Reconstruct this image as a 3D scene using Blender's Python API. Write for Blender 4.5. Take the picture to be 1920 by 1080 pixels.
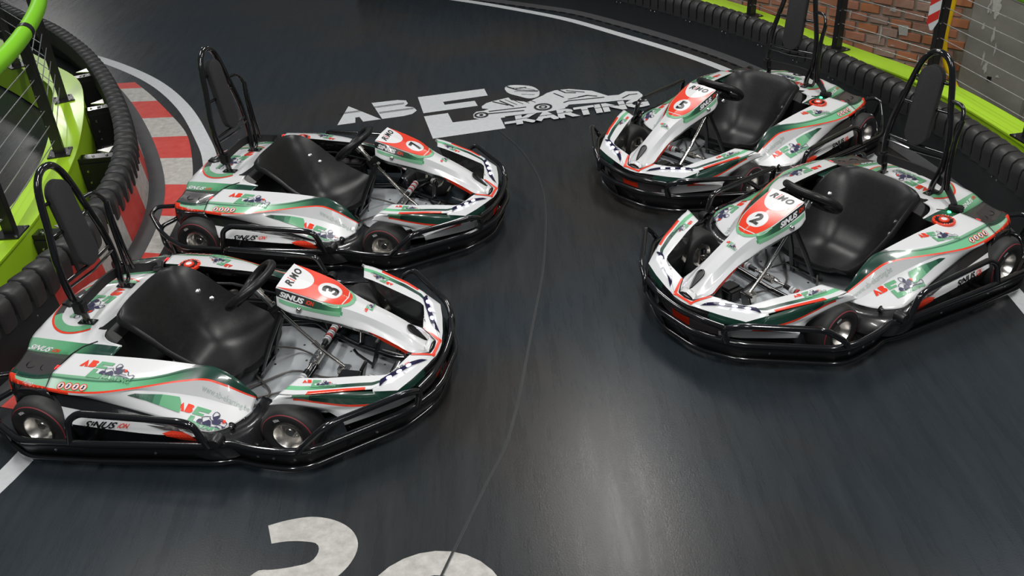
import bpy, bmesh, math, random
import numpy as np
from mathutils import Vector, Matrix
from mathutils.bvhtree import BVHTree
from mathutils.geometry import tessellate_polygon
R = math.radians
random.seed(7)
for o in list(bpy.data.objects): bpy.data.objects.remove(o)
SC = bpy.context.scene
COL = SC.collection

# ------------------------------------------------------------------ camera
cam = bpy.data.objects.new('camera', bpy.data.cameras.new('camera')); COL.objects.link(cam)
F_PX, PITCH, ROLL, CH = 1725.87, 0.560334, -0.060366, 2.64893
r_ = Vector((1, 0, 0)); fw = Vector((0, math.cos(PITCH), -math.sin(PITCH))); up_ = r_.cross(fw)
r2 = math.cos(ROLL)*r_ + math.sin(ROLL)*up_; u2 = -math.sin(ROLL)*r_ + math.cos(ROLL)*up_
m = Matrix((r2, u2, -fw)).transposed().to_4x4(); m.translation = Vector((0, 0, CH))
cam.matrix_world = m
cam.data.sensor_width = 36; cam.data.lens = 36*F_PX/1920; cam.data.clip_end = 200
SC.camera = cam
# ------------------------------------------------------------------ world, lights, exposure
SC.view_settings.view_transform = 'Standard'; SC.view_settings.look = 'None'
SC.view_settings.gamma = 1; SC.view_settings.use_curve_mapping = False
SC.view_settings.exposure = -0.22
w = bpy.data.worlds.new('hall'); SC.world = w; w.use_nodes = True
bg = w.node_tree.nodes['Background']; bg.inputs[0].default_value = (.62, .72, .82, 1); bg.inputs[1].default_value = .13
def area(name, x, y, z, sx, sy, e, col=(1, .98, .95), rot=(0, 0, 0)):
    l = bpy.data.lights.new(name, 'AREA'); l.shape = 'RECTANGLE'; l.size = sx; l.size_y = sy; l.energy = e; l.color = col
    o = bpy.data.objects.new(name, l); COL.objects.link(o); o.location = (x, y, z); o.rotation_euler = rot
    return o
area('hall_light', 1.1, 7.9, 5.6, .5, 2.6, 165)
area('hall_light', -3.3, 5.2, 5.6, .35, 2.4, 190)
area('hall_light', 4.6, 4.2, 5.6, .35, 2.4, 160)
area('hall_light', .2, .5, 5.6, .35, 2.4, 230)
area('hall_light', -10.8, 22, 6.0, .8, 2.2, 300)
area('hall_light', 5.0, 16.5, 6.0, .35, 2.6, 120)
area('hall_light', -2.8, -2.0, 5.6, .35, 2.4, 170)
area('hall_light', 3.4, -1.5, 5.6, .35, 2.4, 130)

# ------------------------------------------------------------------ materials
MATS = {}
def nmat(name, col, rough=.5, metal=0., coat=0., spec=.5, emis=None, es=0., noise=None, bump=0., trans=0.):
    m = bpy.data.materials.new(name); m.use_nodes = True; nt = m.node_tree; b = nt.nodes['Principled BSDF']
    b.inputs['Base Color'].default_value = (*col, 1); b.inputs['Roughness'].default_value = rough
    b.inputs['Metallic'].default_value = metal; b.inputs['Coat Weight'].default_value = coat
    b.inputs['Coat Roughness'].default_value = .08; b.inputs['Specular IOR Level'].default_value = spec
    if emis: b.inputs['Emission Color'].default_value = (*emis, 1); b.inputs['Emission Strength'].default_value = es
    if noise:   # (scale, amount, colour2)
        tc = nt.nodes.new('ShaderNodeTexCoord'); n = nt.nodes.new('ShaderNodeTexNoise'); n.inputs['Scale'].default_value = noise[0]
        n.inputs['Detail'].default_value = 6; n.inputs['Roughness'].default_value = .65
        rp = nt.nodes.new('ShaderNodeValToRGB'); rp.color_ramp.elements[0].position = .5-noise[1]; rp.color_ramp.elements[1].position = .5+noise[1]
        rp.color_ramp.elements[0].color = (*col, 1); rp.color_ramp.elements[1].color = (*noise[2], 1)
        nt.links.new(tc.outputs['Object'], n.inputs['Vector']); nt.links.new(n.outputs['Fac'], rp.inputs[0]); nt.links.new(rp.outputs[0], b.inputs['Base Color'])
        if bump:
            bp = nt.nodes.new('ShaderNodeBump'); bp.inputs['Strength'].default_value = bump; bp.inputs['Distance'].default_value = .004
            nt.links.new(n.outputs['Fac'], bp.inputs['Height']); nt.links.new(bp.outputs[0], b.inputs['Normal'])
    MATS[name] = m; return m
WHITE = (.69, .70, .71); RED = (.78, .045, .015); GREEN = (.10, .36, .17); LGREEN = (.17, .50, .27); DGREEN = (.012, .05, .035); BLK = (.008, .008, .009); DGREY = (.05, .045, .045)
nmat('white_plastic', WHITE, .28, coat=.5)
nmat('red_print', RED, .3, coat=.3)
nmat('green_print', (.14, .39, .21), .3, coat=.3)
nmat('pale_green_print', (.19, .46, .27), .3)
nmat('mid_green_print', (.06, .22, .12), .3)
nmat('deep_green_print', (.03, .12, .07), .3)
nmat('dark_green_print', (.012, .055, .035), .3)
nmat('navy_print', (.035, .035, .085), .35)
nmat('black_print', (.006, .006, .007), .35)
nmat('white_print', (.70, .71, .72), .35)
nmat('grey_print', (.42, .50, .47), .4)
nmat('black_plastic', (.011, .011, .012), .38)
nmat('grey_plastic', (.045, .042, .042), .45)
nmat('seat_plastic', (.008, .008, .009), .38, spec=.38, noise=(60, .2, (.014, .014, .015)), bump=.1)
nmat('gloss_tube', (.006, .006, .007), .16, coat=.8)
nmat('foam_pad', (.020, .020, .022), .85, noise=(90, .3, (.028, .028, .030)), bump=.4)
nmat('tyre_rubber', (.014, .014, .015), .6, noise=(25, .25, (.022, .022, .022)), bump=.2)
nmat('tyre_line', (.20, .02, .03), .6)
nmat('rim_metal', (.78, .76, .73), .28, metal=1)
nmat('chrome', (.75, .72, .68), .18, metal=1)
nmat('steel_bolt', (.62, .62, .62), .25, metal=1)
nmat('pan_alu', (.52, .55, .57), .42, metal=.25, noise=(14, .3, (.46, .49, .52)))
nmat('cable_grey', (.09, .085, .08), .4)
nmat('strap_black', (.012, .012, .013), .7)
nmat('led_white', (.9, .9, 1), .3, emis=(.72, .70, 1), es=16)
nmat('led_lens', (.012, .010, .04), .15, coat=.5)
nmat('led_green', (.1, 1, .3), .3, emis=(.05, 1, .25), es=7)
nmat('led_red', (1, .05, .05), .3, emis=(1, .02, .02), es=1.6)
nmat('lime_paint', (.36, .62, .018), .38, coat=.1, noise=(6, .3, (.40, .66, .03)))
nmat('lime_foam', (.20, .55, .012), .42)
nmat('post_black', (.012, .011, .012), .35)
nmat('wire_steel', (.55, .55, .55), .35, metal=.8)
nmat('barrier_rubber', (.020, .020, .021), .48, noise=(18, .3, (.032, .031, .031)), bump=.25)
nmat('skirt_black', (.012, .014, .015), .42, noise=(5, .3, (.018, .020, .021)), bump=.1)
nmat('apron_grey', (.055, .055, .058), .5, noise=(9, .3, (.075, .075, .078)), bump=.2)
nmat('line_white', (.60, .62, .64), .5, noise=(30, .3, (.48, .50, .51)))
nmat('kerb_white', (.50, .49, .46), .5, noise=(22, .18, (.33, .32, .30)))
nmat('kerb_red', (.46, .028, .022), .5, noise=(14, .25, (.56, .075, .06)))
nmat('mortar', (.27, .235, .195), .9, noise=(30, .3, (.36, .32, .28)), bump=.5)
nmat('concrete', (.17, .16, .14), .85, noise=(7, .3, (.25, .24, .21)), bump=.5)
nmat('plaster_white', (.50, .50, .49), .9, noise=(60, .3, (.34, .32, .29)), bump=.4)
for i, (a, b_) in enumerate([((.34, .105, .055), (.42, .22, .15)), ((.42, .15, .07), (.36, .17, .11)), ((.28, .11, .075), (.40, .26, .20)), ((.46, .18, .07), (.40, .15, .08)), ((.27, .15, .12), (.38, .27, .22))]):
    nmat('brick_red_%s' % 'abcde'[i], a, .85, noise=(16, .28, b_), bump=.8)
nmat('hose_yellow', (.72, .46, .008), .35)
nmat('sign_white', (.70, .71, .74), .35)
nmat('sign_red', (.62, .035, .025), .35)
nmat('spring_red', (.55, .06, .05), .4)

def livery():
    m = bpy.data.materials.new('livery_print'); m.use_nodes = True; nt = m.node_tree; b = nt.nodes['Principled BSDF']
    a = nt.nodes.new('ShaderNodeAttribute'); a.attribute_name = 'Col'
    nt.links.new(a.outputs['Color'], b.inputs['Base Color']); b.inputs['Roughness'].default_value = .27
    b.inputs['Coat Weight'].default_value = .5; b.inputs['Coat Roughness'].default_value = .07
    MATS['livery'] = m
livery()
def floor_mat():
    m = bpy.data.materials.new('sealed_dark_floor'); m.use_nodes = True; nt = m.node_tree; b = nt.nodes['Principled BSDF']; N = nt.nodes.new; L = nt.links.new
    tc = N('ShaderNodeTexCoord')
    n1 = N('ShaderNodeTexNoise'); n1.inputs['Scale'].default_value = .55; n1.inputs['Detail'].default_value = 4
    r1 = N('ShaderNodeValToRGB'); r1.color_ramp.elements[0].position = .42; r1.color_ramp.elements[1].position = .60
    r1.color_ramp.elements[0].color = (.021, .028, .034, 1); r1.color_ramp.elements[1].color = (.033, .030, .028, 1)
    L(tc.outputs['Object'], n1.inputs['Vector']); L(n1.outputs['Fac'], r1.inputs[0])
    mp = N('ShaderNodeMapping'); mp.inputs['Scale'].default_value = (7, .7, 1); mp.inputs['Rotation'].default_value = (0, 0, R(12))
    n2 = N('ShaderNodeTexNoise'); n2.inputs['Scale'].default_value = 2.2; n2.inputs['Detail'].default_value = 7; n2.inputs['Roughness'].default_value = .7
    L(tc.outputs['Object'], mp.inputs[0]); L(mp.outputs[0], n2.inputs['Vector'])
    mx = N('ShaderNodeMix'); mx.data_type = 'RGBA'; mx.blend_type = 'MULTIPLY'; mx.inputs[0].default_value = .55
    r2_ = N('ShaderNodeValToRGB'); r2_.color_ramp.elements[0].position = .3; r2_.color_ramp.elements[0].color = (.62, .62, .62, 1); r2_.color_ramp.elements[1].position = .7; r2_.color_ramp.elements[1].color = (1.15, 1.15, 1.15, 1)
    L(n2.outputs['Fac'], r2_.inputs[0]); L(r1.outputs[0], mx.inputs[6]); L(r2_.outputs[0], mx.inputs[7])
    # scattered pale scuffs
    n3 = N('ShaderNodeTexNoise'); n3.inputs['Scale'].default_value = 26; n3.inputs['Detail'].default_value = 8; n3.inputs['Roughness'].default_value = .8
    r3 = N('ShaderNodeValToRGB'); r3.color_ramp.elements[0].position = .735; r3.color_ramp.elements[1].position = .78
    L(tc.outputs['Object'], n3.inputs['Vector']); L(n3.outputs['Fac'], r3.inputs[0])
    m2 = N('ShaderNodeMix'); m2.data_type = 'RGBA'; m2.inputs[7].default_value = (.22, .23, .24, 1)
    L(r3.outputs[0], m2.inputs[0]); L(mx.outputs[2], m2.inputs[6]); L(m2.outputs[2], b.inputs['Base Color'])
    rr = N('ShaderNodeMapRange'); rr.inputs[3].default_value = .19; rr.inputs[4].default_value = .37
    b.inputs['Specular IOR Level'].default_value = .27
    L(n2.outputs['Fac'], rr.inputs[0]); L(rr.outputs[0], b.inputs['Roughness'])
    n4 = N('ShaderNodeTexNoise'); n4.inputs['Scale'].default_value = 140; n4.inputs['Detail'].default_value = 3
    bp = N('ShaderNodeBump'); bp.inputs['Strength'].default_value = .12; bp.inputs['Distance'].default_value = .003
    L(tc.outputs['Object'], n4.inputs['Vector']); L(n4.outputs['Fac'], bp.inputs['Height']); L(bp.outputs[0], b.inputs['Normal'])
    MATS['floor'] = m
floor_mat()

# ------------------------------------------------------------------ helpers
def tag(o, label=None, cat=None, group=None, kind=None):
    if label: o['label'] = label
    if cat: o['category'] = cat
    if group: o['group'] = group
    if kind: o['kind'] = kind
    return o
def empty(name, loc=(0, 0, 0), rz=0):
    o = bpy.data.objects.new(name, None); COL.objects.link(o); o.location = loc; o.rotation_euler = (0, 0, rz); o.empty_display_size = .1
    return o
class MB:
    def __init__(s): s.v = []; s.f = []; s.m = []; s.c = []; s.mats = []
    def mi(s, m):
        if m not in s.mats: s.mats.append(m)
        return s.mats.index(m)
    def add(s, vs, fs, m, cols=None):
        o = len(s.v); s.v += [tuple(v) for v in vs]; k = s.mi(m)
        for i, f in enumerate(fs):
            s.f.append(tuple(o+j for j in f)); s.m.append(k); s.c.append(cols[i] if cols else None)
    def box(s, c, d, m, rot=None, bev=0):
        bm = bmesh.new(); bmesh.ops.create_cube(bm, size=1)
        for v in bm.verts: v.co = Vector((v.co.x*d[0], v.co.y*d[1], v.co.z*d[2]))
        if bev: bmesh.ops.bevel(bm, geom=bm.edges[:], offset=bev, segments=2, affect='EDGES')
        M = Matrix.Translation(Vector(c)) @ (rot.to_4x4() if rot else Matrix.Identity(4))
        bm.verts.index_update()
        s.add([M @ v.co for v in bm.verts], [[v.index for v in f.verts] for f in bm.faces], m); bm.free()
    def tube(s, pts, rad, m, seg=8, closed=False, cap=True):
        P = [Vector(p) for p in pts]; n = len(P); T = []
        for i in range(n):
            a = P[(i-1) % n] if (i > 0 or closed) else P[i]; b = P[(i+1) % n] if (i < n-1 or closed) else P[i]
            T.append((b-a).normalized())
        ref = Vector((0, 0, 1)) if abs(T[0].z) < .9 else Vector((1, 0, 0))
        nrm = (ref - T[0]*ref.dot(T[0])).normalized(); vs = []
        rr = rad if isinstance(rad, (list, tuple)) else [rad]*n
        for i in range(n):
            nrm = (nrm - T[i]*nrm.dot(T[i])).normalized(); bn = T[i].cross(nrm)
            for k in range(seg):
                a = 2*math.pi*k/seg; vs.append(P[i]+nrm*(math.cos(a)*rr[i])+bn*(math.sin(a)*rr[i]))
        fs = []
        for i in range(n if closed else n-1):
            j = (i+1) % n
            for k in range(seg): k2 = (k+1) % seg; fs.append((i*seg+k, i*seg+k2, j*seg+k2, j*seg+k))
        if cap and not closed: fs += [tuple(range(seg))[::-1], tuple((n-1)*seg+k for k in range(seg))]
        s.add(vs, fs, m)
    def lathe(s, prof, m, c=(0, 0, 0), axis='y', seg=28, sgn=1):
        """prof list of (radius, along) ; along times sgn"""
        vs = []; fs = []; n = len(prof)
        for i in range(seg):
            a = 2*math.pi*i/seg
            for r, t in prof:
                t *= sgn
                if axis == 'y': p = (c[0]+r*math.cos(a), c[1]+t, c[2]+r*math.sin(a))
                else: p = (c[0]+r*math.cos(a), c[1]+r*math.sin(a), c[2]+t)
                vs.append(p)
        for i in range(seg):
            j = (i+1) % seg
            for k in range(n-1): fs.append((i*n+k, j*n+k, j*n+k+1, i*n+k+1))
        s.add(vs, fs, m)
    def build(s, name, parent=None, smooth=40, merge=.0004, solid=0):
        me = bpy.data.meshes.new(name); me.from_pydata(s.v, [], s.f)
        for m in s.mats: me.materials.append(MATS[m])
        me.polygons.foreach_set('material_index', s.m)
        if any(c is not None for c in s.c):
            ca = me.color_attributes.new('Col', 'FLOAT_COLOR', 'CORNER'); arr = []
            for f, c in zip(s.f, s.c):
                for k in range(len(f)):
                    cc = (c[k] if c is not None and isinstance(c[0], (tuple, list)) else c) or (.8, .8, .8)
                    arr += [cc[0], cc[1], cc[2], 1]
            ca.data.foreach_set('color', arr)
        bm = bmesh.new(); bm.from_mesh(me)
        if merge: bmesh.ops.remove_doubles(bm, verts=bm.verts, dist=merge)
        bmesh.ops.recalc_face_normals(bm, faces=bm.faces); bm.to_mesh(me); bm.free()
        if smooth:
            me.shade_smooth(); me.set_sharp_from_angle(angle=R(smooth))
        o = bpy.data.objects.new(name, me); COL.objects.link(o)
        if parent: o.parent = parent
        if solid:
            md = o.modifiers.new('thickness', 'SOLIDIFY'); md.thickness = solid; md.offset = 0
        return o
def crs(pts, n, closed=False):
    """Catmull-Rom resampled to n points by arc length"""
    P = [Vector(p) for p in pts]; k = len(P); out = []
    idx = range(k if closed else k-1)
    for i in idx:
        p0 = P[i-1] if (i > 0 or closed) else P[0]*2-P[1]; p1 = P[i]; p2 = P[(i+1) % k]
        p3 = P[(i+2) % k] if (i+2 < k or closed) else p2*2-p1
        d01 = max((p1-p0).length, 1e-6)**.5; d12 = max((p2-p1).length, 1e-6)**.5; d23 = max((p3-p2).length, 1e-6)**.5
        m1 = (p2-p1) + d12*((p1-p0)/d01 - (p2-p0)/(d01+d12)) if (p1-p0).length > 1e-5 else p2-p1
        m2 = (p2-p1) + d12*((p3-p2)/d23 - (p3-p1)/(d12+d23)) if (p3-p2).length > 1e-5 else p2-p1
        for t in range(10):
            t /= 10.; t2 = t*t; t3 = t2*t
            out.append(p1*(2*t3-3*t2+1)+m1*(t3-2*t2+t)+p2*(-2*t3+3*t2)+m2*(t3-t2))
    out.append(P[0].copy() if closed else P[-1])
    d = [0.]
    for a, b in zip(out, out[1:]): d.append(d[-1]+(b-a).length)
    A = np.array([tuple(p) for p in out]); t = np.linspace(0, d[-1], n)
    return [Vector((np.interp(q, d, A[:, 0]), np.interp(q, d, A[:, 1]), np.interp(q, d, A[:, 2]))) for q in t]
def lin(pts, n):
    A = np.array([tuple(p) for p in pts], float); d = np.r_[0, np.cumsum(np.linalg.norm(np.diff(A, axis=0), axis=1))]; t = np.linspace(0, d[-1], n)
    return [Vector([float(np.interp(q, d, A[:, i])) for i in range(3)]) for q in t]
def fillet(pts, r, n=5, closed=False):
    P = [Vector(p) for p in pts]; out = []; k = len(P)
    for i in range(k):
        if not closed and i in (0, k-1): out.append(P[i]); continue
        a = P[i-1]; b = P[i]; c = P[(i+1) % k]; u = (a-b); v = (c-b); q = min(r, u.length*.45, v.length*.45)
        s = b+u.normalized()*q; e = b+v.normalized()*q
        for j in range(n+1):
            t = j/n; out.append(s*(1-t)**2+b*2*t*(1-t)+e*t*t)
    return out
def sy(pts, s): return [(p[0], p[1]*s, p[2]) for p in pts]
def strip(mb, A, B, n, col, nv=1, mode='face', curve=crs, bulge=0):
    """lofted strip of n cells between polylines A,B; col(P,t)->rgb"""
    a = [Vector(q) for q in A] if len(A) == n+1 else curve(A, n+1); b = [Vector(q) for q in B] if len(B) == n+1 else curve(B, n+1); vs = []; fs = []; cs = []
    for i in range(n+1):
        for j in range(nv+1):
            t = j/nv; p = a[i].lerp(b[i], t)
            if bulge: p = p+Vector((0, 0, bulge*4*t*(1-t)))
            vs.append(p)
    for i in range(n):
        for j in range(nv):
            f = (i*(nv+1)+j, (i+1)*(nv+1)+j, (i+1)*(nv+1)+j+1, i*(nv+1)+j+1); fs.append(f)
            if mode == 'face':
                c = (vs[f[0]]+vs[f[1]]+vs[f[2]]+vs[f[3]])/4; cs.append(tuple(col(c, (j+.5)/nv)))
            else:
                cs.append([tuple(col(vs[q], (j+dj)/nv)) for q, dj in zip(f, (0, 0, 1, 1))])
    mb.add(vs, fs, 'livery', cs)
def mixc(a, b, t):
    t = max(0, min(1, t)); return tuple(x*(1-t)+y*t for x, y in zip(a, b))

# 2-D art -> list of (verts2d, faces, material)
def poly(pts, m):
    tr = tessellate_polygon([[Vector((p[0], p[1], 0)) for p in pts]])
    return (list(pts), [tuple(t) for t in tr], m)
def tri_many(loops, m): return [poly(l, m) for l in loops]
def ring(cx, cy, r0, r1, m, a0=0, a1=360, n=28, sx=1):
    v = []; f = []
    for i in range(n+1):
        a = R(a0+(a1-a0)*i/n); v += [(cx+r0*math.cos(a)*sx, cy+r0*math.sin(a)), (cx+r1*math.cos(a)*sx, cy+r1*math.sin(a))]
    for i in range(n): f.append((2*i, 2*i+1, 2*i+3, 2*i+2))
    return (v, f, m)
def disc(cx, cy, r, m, n=24, sx=1): return poly([(cx+r*sx*math.cos(2*math.pi*i/n), cy+r*math.sin(2*math.pi*i/n)) for i in range(n)], m)
def line2(pts, wd, m):
    v = []; f = []
    for i, p in enumerate(pts):
        a = Vector(pts[max(i-1, 0)]); b = Vector(pts[min(i+1, len(pts)-1)]); d = (b-a).normalized(); n = Vector((-d.y, d.x))*wd/2
        v += [(p[0]-n.x, p[1]-n.y), (p[0]+n.x, p[1]+n.y)]
    for i in range(len(pts)-1): f.append((2*i, 2*i+1, 2*i+3, 2*i+2))
    return (v, f, m)
_tc = {}
def text2(s, m, bold=.0, shear=0., x=0, y=0, w=None, h=1.):
    """text scaled to height h (caps) and width w, lower left at x,y"""
    k = (s, bold, shear)
    if k not in _tc:
        c = bpy.data.curves.new('t', 'FONT'); c.body = s; c.offset = bold; c.shear = shear; c.resolution_u = 3; c.fill_mode = 'FRONT'
        o = bpy.data.objects.new('t', c); COL.objects.link(o); dg = bpy.context.evaluated_depsgraph_get(); dg.update()
        me = bpy.data.meshes.new_from_object(o.evaluated_get(dg))
        vs = [(v.co.x, v.co.y) for v in me.vertices]; fs = [tuple(p.vertices) for p in me.polygons]
        bpy.data.objects.remove(o); bpy.data.curves.remove(c); bpy.data.meshes.remove(me)
        x0 = min(v[0] for v in vs); x1 = max(v[0] for v in vs); y1 = max(v[1] for v in vs); y0 = 0 if min(v[1] for v in vs) < -.05 else min(v[1] for v in vs)
        _tc[k] = ([((a-x0)/(x1-x0), (b-y0)/(y1-y0)) for a, b in vs], fs, (x1-x0)/(y1-y0))
    vs, fs, asp = _tc[k]; W = w if w else asp*h
    return ([(x+a*W, y+b*h) for a, b in vs], fs, m)
def xf(shapes, sx=1, sy_=1, tx=0, ty=0, sk=0):
    return [([(v[0]*sx+v[1]*sk+tx, v[1]*sy_+ty) for v in vs], fs, m) for vs, fs, m in shapes]

KBODY = [(1.139, -.026), (1.187, .029), (1.252, .054), (1.384, .086), (1.391, .02), (1.507, -.068), (1.65, .023), (1.699, .068), (1.777, .104), (1.895, .092), (2.057, -.017), (2.141, -.172), (2.226, -.184), (2.305, -.13), (2.398, -.167), (2.403, -.254), (2.361, -.343), (2.213, -.306), (2.071, -.291), (1.794, -.243), (1.746, -.306), (1.639, -.324), (1.527, -.319), (1.272, -.318), (1.229, -.321), (1.068, -.289), (1.029, -.243), (1.041, -.169), (1.075, -.123), (1.132, -.125), (1.179, -.103), (1.132, -.073)]
KHELM = [(1.41, .318), (1.457, .358), (1.536, .335), (1.625, .267), (1.654, .175), (1.651, .11), (1.611, .017), (1.54, .003), (1.461, .098), (1.408, .185)]
KLINES = [[(2.226, -.269), (2.304, -.216), (2.37, -.221)], [(1.26, -.313), (1.496, -.327)], [(1.167, -.159), (1.465, -.175)], [(1.241, .037), (1.342, -.086)], [(1.299, .035), (1.375, -.128)], [(1.765, -.191), (1.816, -.169), (2.102, -.198)], [(1.806, .101), (1.841, .013), (1.921, -.02)], [(1.748, -.298), (2.181, -.354)], [(1.129, -.204), (1.433, -.243)], [(1.905, -.121), (1.983, -.109), (2.056, -.159)], [(1.428, .332), (1.491, .218), (1.649, .132)], [(1.486, .256), (1.576, .251)]]
def club_logo(ab, e, kart, karting, gap=None, lw=.014, small=False):
    S = []
    S.append(poly([(0, 0), (.121, .38), (.339, 0), (.20, 0), (.183, .11), (.150, .11), (.14, 0)], ab))
    S.append(poly([(.349, 0), (.309, .383), (.52, .37), (.585, .335), (.59, .26), (.555, .205), (.62, .16), (.635, .08), (.59, .02), (.52, 0)], ab))
    S.append(poly([(.675, 0), (.688, .372), (1.244, .362), (1.237, .196), (.866, .190), (.866, .120), (1.112, .117), (1.112, 0)], e))
    S.append(poly([(.66, -.533), (.668, -.068), (.858, -.068), (.858, -.272), (1.225, -.29), (1.212, -.53)], e))
    if small:   # outline drawing in navy on white
        S.append((lambda p: line2(p+[p[0], p[1]], .028, kart))(KHELM)); S.append(poly([KHELM[i] for i in (3, 4, 5, 6, 7, 8)], kart))
        S.append(line2([p for p in KBODY]+[KBODY[0]], .03, kart))
        S.append(poly([(1.507, -.068), (1.65, .023), (1.699, .068), (1.80, .06), (1.86, -.1), (1.74, -.2), (1.60, -.2)], kart))
        S.append(poly([(1.039, -.29), (1.02, -.2), (1.08, -.13), (1.2, -.12), (1.25, -.2), (1.2, -.29)], kart))
        S.append(poly([(1.25, -.24), (1.40, -.06), (1.5, -.1), (1.62, -.29), (1.3, -.31)], kart))
        S.append(poly([(1.82, .10), (1.93, .10), (2.0, .0), (1.9, -.07)], ab))
        for l in KLINES[5:8]: S.append(line2(l, .03, kart))
        S.append(text2('-KARTING', karting, .05, .15, 1.22, -.50, 1.17, .165))
    else:
        S.append(poly([(q.x, q.y) for q in crs([(a, b, 0) for a, b in KHELM], 40, True)[:-1]], kart)); S.append(poly(KBODY, kart)); KL = [[(1.44, .30), (1.56, .25), (1.63, .17)], [(1.46, .20), (1.56, .16), (1.64, .13)], [(1.50, .12), (1.60, .07)]]
        for l in KL: S.append(line2(l, lw*.7, gap))
        for q in range(5): S.append(line2([(1.30+q*.045, .05), (1.36+q*.05, -.10)], lw*.6, gap))
        for l in ([(2.0, -.11), (1.82, -.13)], [(1.75, .04), (1.80, -.08)], [(1.86, .06), (1.99, -.03)]): S.append(line2(l, lw, gap))
        for l in KLINES: S.append(line2(l, lw, gap))
        S += [ring(1.588, -.225, .055, .072, gap), ring(1.588, -.225, .02, .032, gap), ring(1.095, -.215, .040, .055, gap), ring(1.095, -.215, 0, .016, gap)]
        S.append(line2([(.03, .225), (.225, .225)], .012, gap)); S.append(line2([(.31, .262), (.56, .262)], .012, gap)); S.append(line2([(.34, .125), (.62, .125)], .012, gap))
        S.append(text2('-KARTING', karting, .055, .15, 1.22, -.50, 1.17, .165))
        S.append(line2([(1.23, -.412), (2.38, -.412)], .010, gap))
    return S
def decal(name, parent, target, O, U, V, shapes, off=.0048, flip=False, depth=.25, sub=.03):
    """print lying on a body panel: every 2-D vertex is laid onto the panel's real surface"""
    O = Vector(O); U = Vector(U); V = Vector(V); N = U.cross(V).normalized()
    if flip: N = -N
    mb = MB(); lay = 0
    for vs, fs, m in shapes:
        bm = bmesh.new(); bv = [bm.verts.new((a, b, 0)) for a, b in vs]
        for f in fs:
            try: bm.faces.new([bv[i] for i in f])
            except ValueError: pass
        for _ in range(4):
            es = [e for e in bm.edges if (U*(e.verts[0].co.x-e.verts[1].co.x)+V*(e.verts[0].co.y-e.verts[1].co.y)).length > sub]
            if not es: break
            bmesh.ops.subdivide_edges(bm, edges=es, cuts=1, use_grid_fill=False)
            bmesh.ops.triangulate(bm, faces=[f for f in bm.faces if len(f.verts) > 4])
        bm.verts.index_update(); P = []
        for v in bm.verts:
            p = O+U*v.co.x+V*v.co.y
            if target:
                h = target.ray_cast(p+N*depth*.5, -N, depth)
                if h[0] is None: h = target.find_nearest(p)
                n = h[1] if h[1].dot(N) > 0 else -h[1]; p = h[0]+n*(off+lay*.00025)
            else: p = p+N*(off+lay*.00025)
            P.append(p)
        mb.add(P, [[v.index for v in f.verts] for f in bm.faces], m); bm.free(); lay += 1
    o = mb.build(name, parent, smooth=0, merge=0)
    return o
def bvh_of(o):
    me = o.data; return BVHTree.FromPolygons([v.co for v in me.vertices], [p.vertices[:] for p in me.polygons])
def copy_tree(o, parent=None):
    c = o.copy(); COL.objects.link(c); c.parent = parent
    for ch in list(o.children): copy_tree(ch, c)
    return c

# ------------------------------------------------------------------ the kart (local frame: x forward, y left, z up)
def wht(P, t): return WHITE
A_ = [(-.47, .388, .363), (-.31, .386, .365), (-.12, .379, .362), (.03, .376, .356), (.123, .370, .346), (.171, .362, .339), (.225, .366, .322), (.285, .370, .284), (.322, .368, .240), (.346, .360, .203)]
B_ = [(-.505, .505, .341), (-.37, .508, .343), (-.225, .508, .344), (-.10, .487, .345), (0, .449, .346), (.075, .402, .347), (.123, .380, .345), (.171, .372, .338), (.225, .376, .320), (.285, .380, .282), (.322, .372, .240), (.347, .362, .202)]
C_ = [(-.50, .566, .312), (-.38, .577, .315), (-.26, .570, .319), (-.145, .537, .322), (-.05, .503, .325), (.05, .463, .327), (.12, .438, .326), (.147, .430, .325), (.18, .421, .319), (.253, .404, .280), (.31, .384, .232), (.348, .368, .199)]
C2 = [(-.50, .572, .309), (-.38, .583, .311), (-.26, .577, .315), (-.145, .545, .319), (-.05, .511, .322), (.05, .471, .324), (.12, .446, .323), (.147, .438, .322), (.18, .429, .315), (.253, .412, .276), (.31, .391, .228), (.350, .374, .196)]
D_ = [(-.495, .574, .303), (-.38, .585, .304), (-.27, .579, .306), (-.17, .553, .310), (-.10, .527, .311), (0, .503, .295), (.085, .482, .274), (.17, .465, .250), (.25, .455, .220), (.31, .436, .190), (.347, .415, .169)]
E_ = [(-.47, .545, .283), (-.30, .558, .269), (-.155, .568, .249), (0, .584, .231), (.10, .601, .219), (.18, .611, .208), (.245, .611, .198), (.29, .575, .186), (.325, .515, .176), (.345, .45, .170), (.348, .42, .167)]
F_ = [(-.455, .584, .232), (-.32, .597, .229), (-.08, .618, .222), (.10, .628, .214), (.20, .642, .209)]
G_ = [(-.405, .630, .181), (-.2, .643, .187), (0, .650, .192), (.12, .648, .196), (.215, .646, .199)]
def dark_in(P, t):     # white panel, dark from the shoulder forward
    return WHITE if P.x < .10 else (mixc((.25, .25, .24), DGREEN, (P.x-.10)/.04) if P.x < .15 else DGREEN)
def band(P, t):        # green band between the white panel and the red line
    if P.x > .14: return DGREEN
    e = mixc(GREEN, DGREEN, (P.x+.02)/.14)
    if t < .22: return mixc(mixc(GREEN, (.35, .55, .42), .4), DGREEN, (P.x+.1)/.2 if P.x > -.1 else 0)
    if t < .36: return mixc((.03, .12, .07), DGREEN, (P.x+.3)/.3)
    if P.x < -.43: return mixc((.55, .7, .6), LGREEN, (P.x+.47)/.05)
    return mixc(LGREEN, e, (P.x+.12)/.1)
def sidewhite(P, t):
    # green flash rising from the sill
    return WHITE
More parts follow.
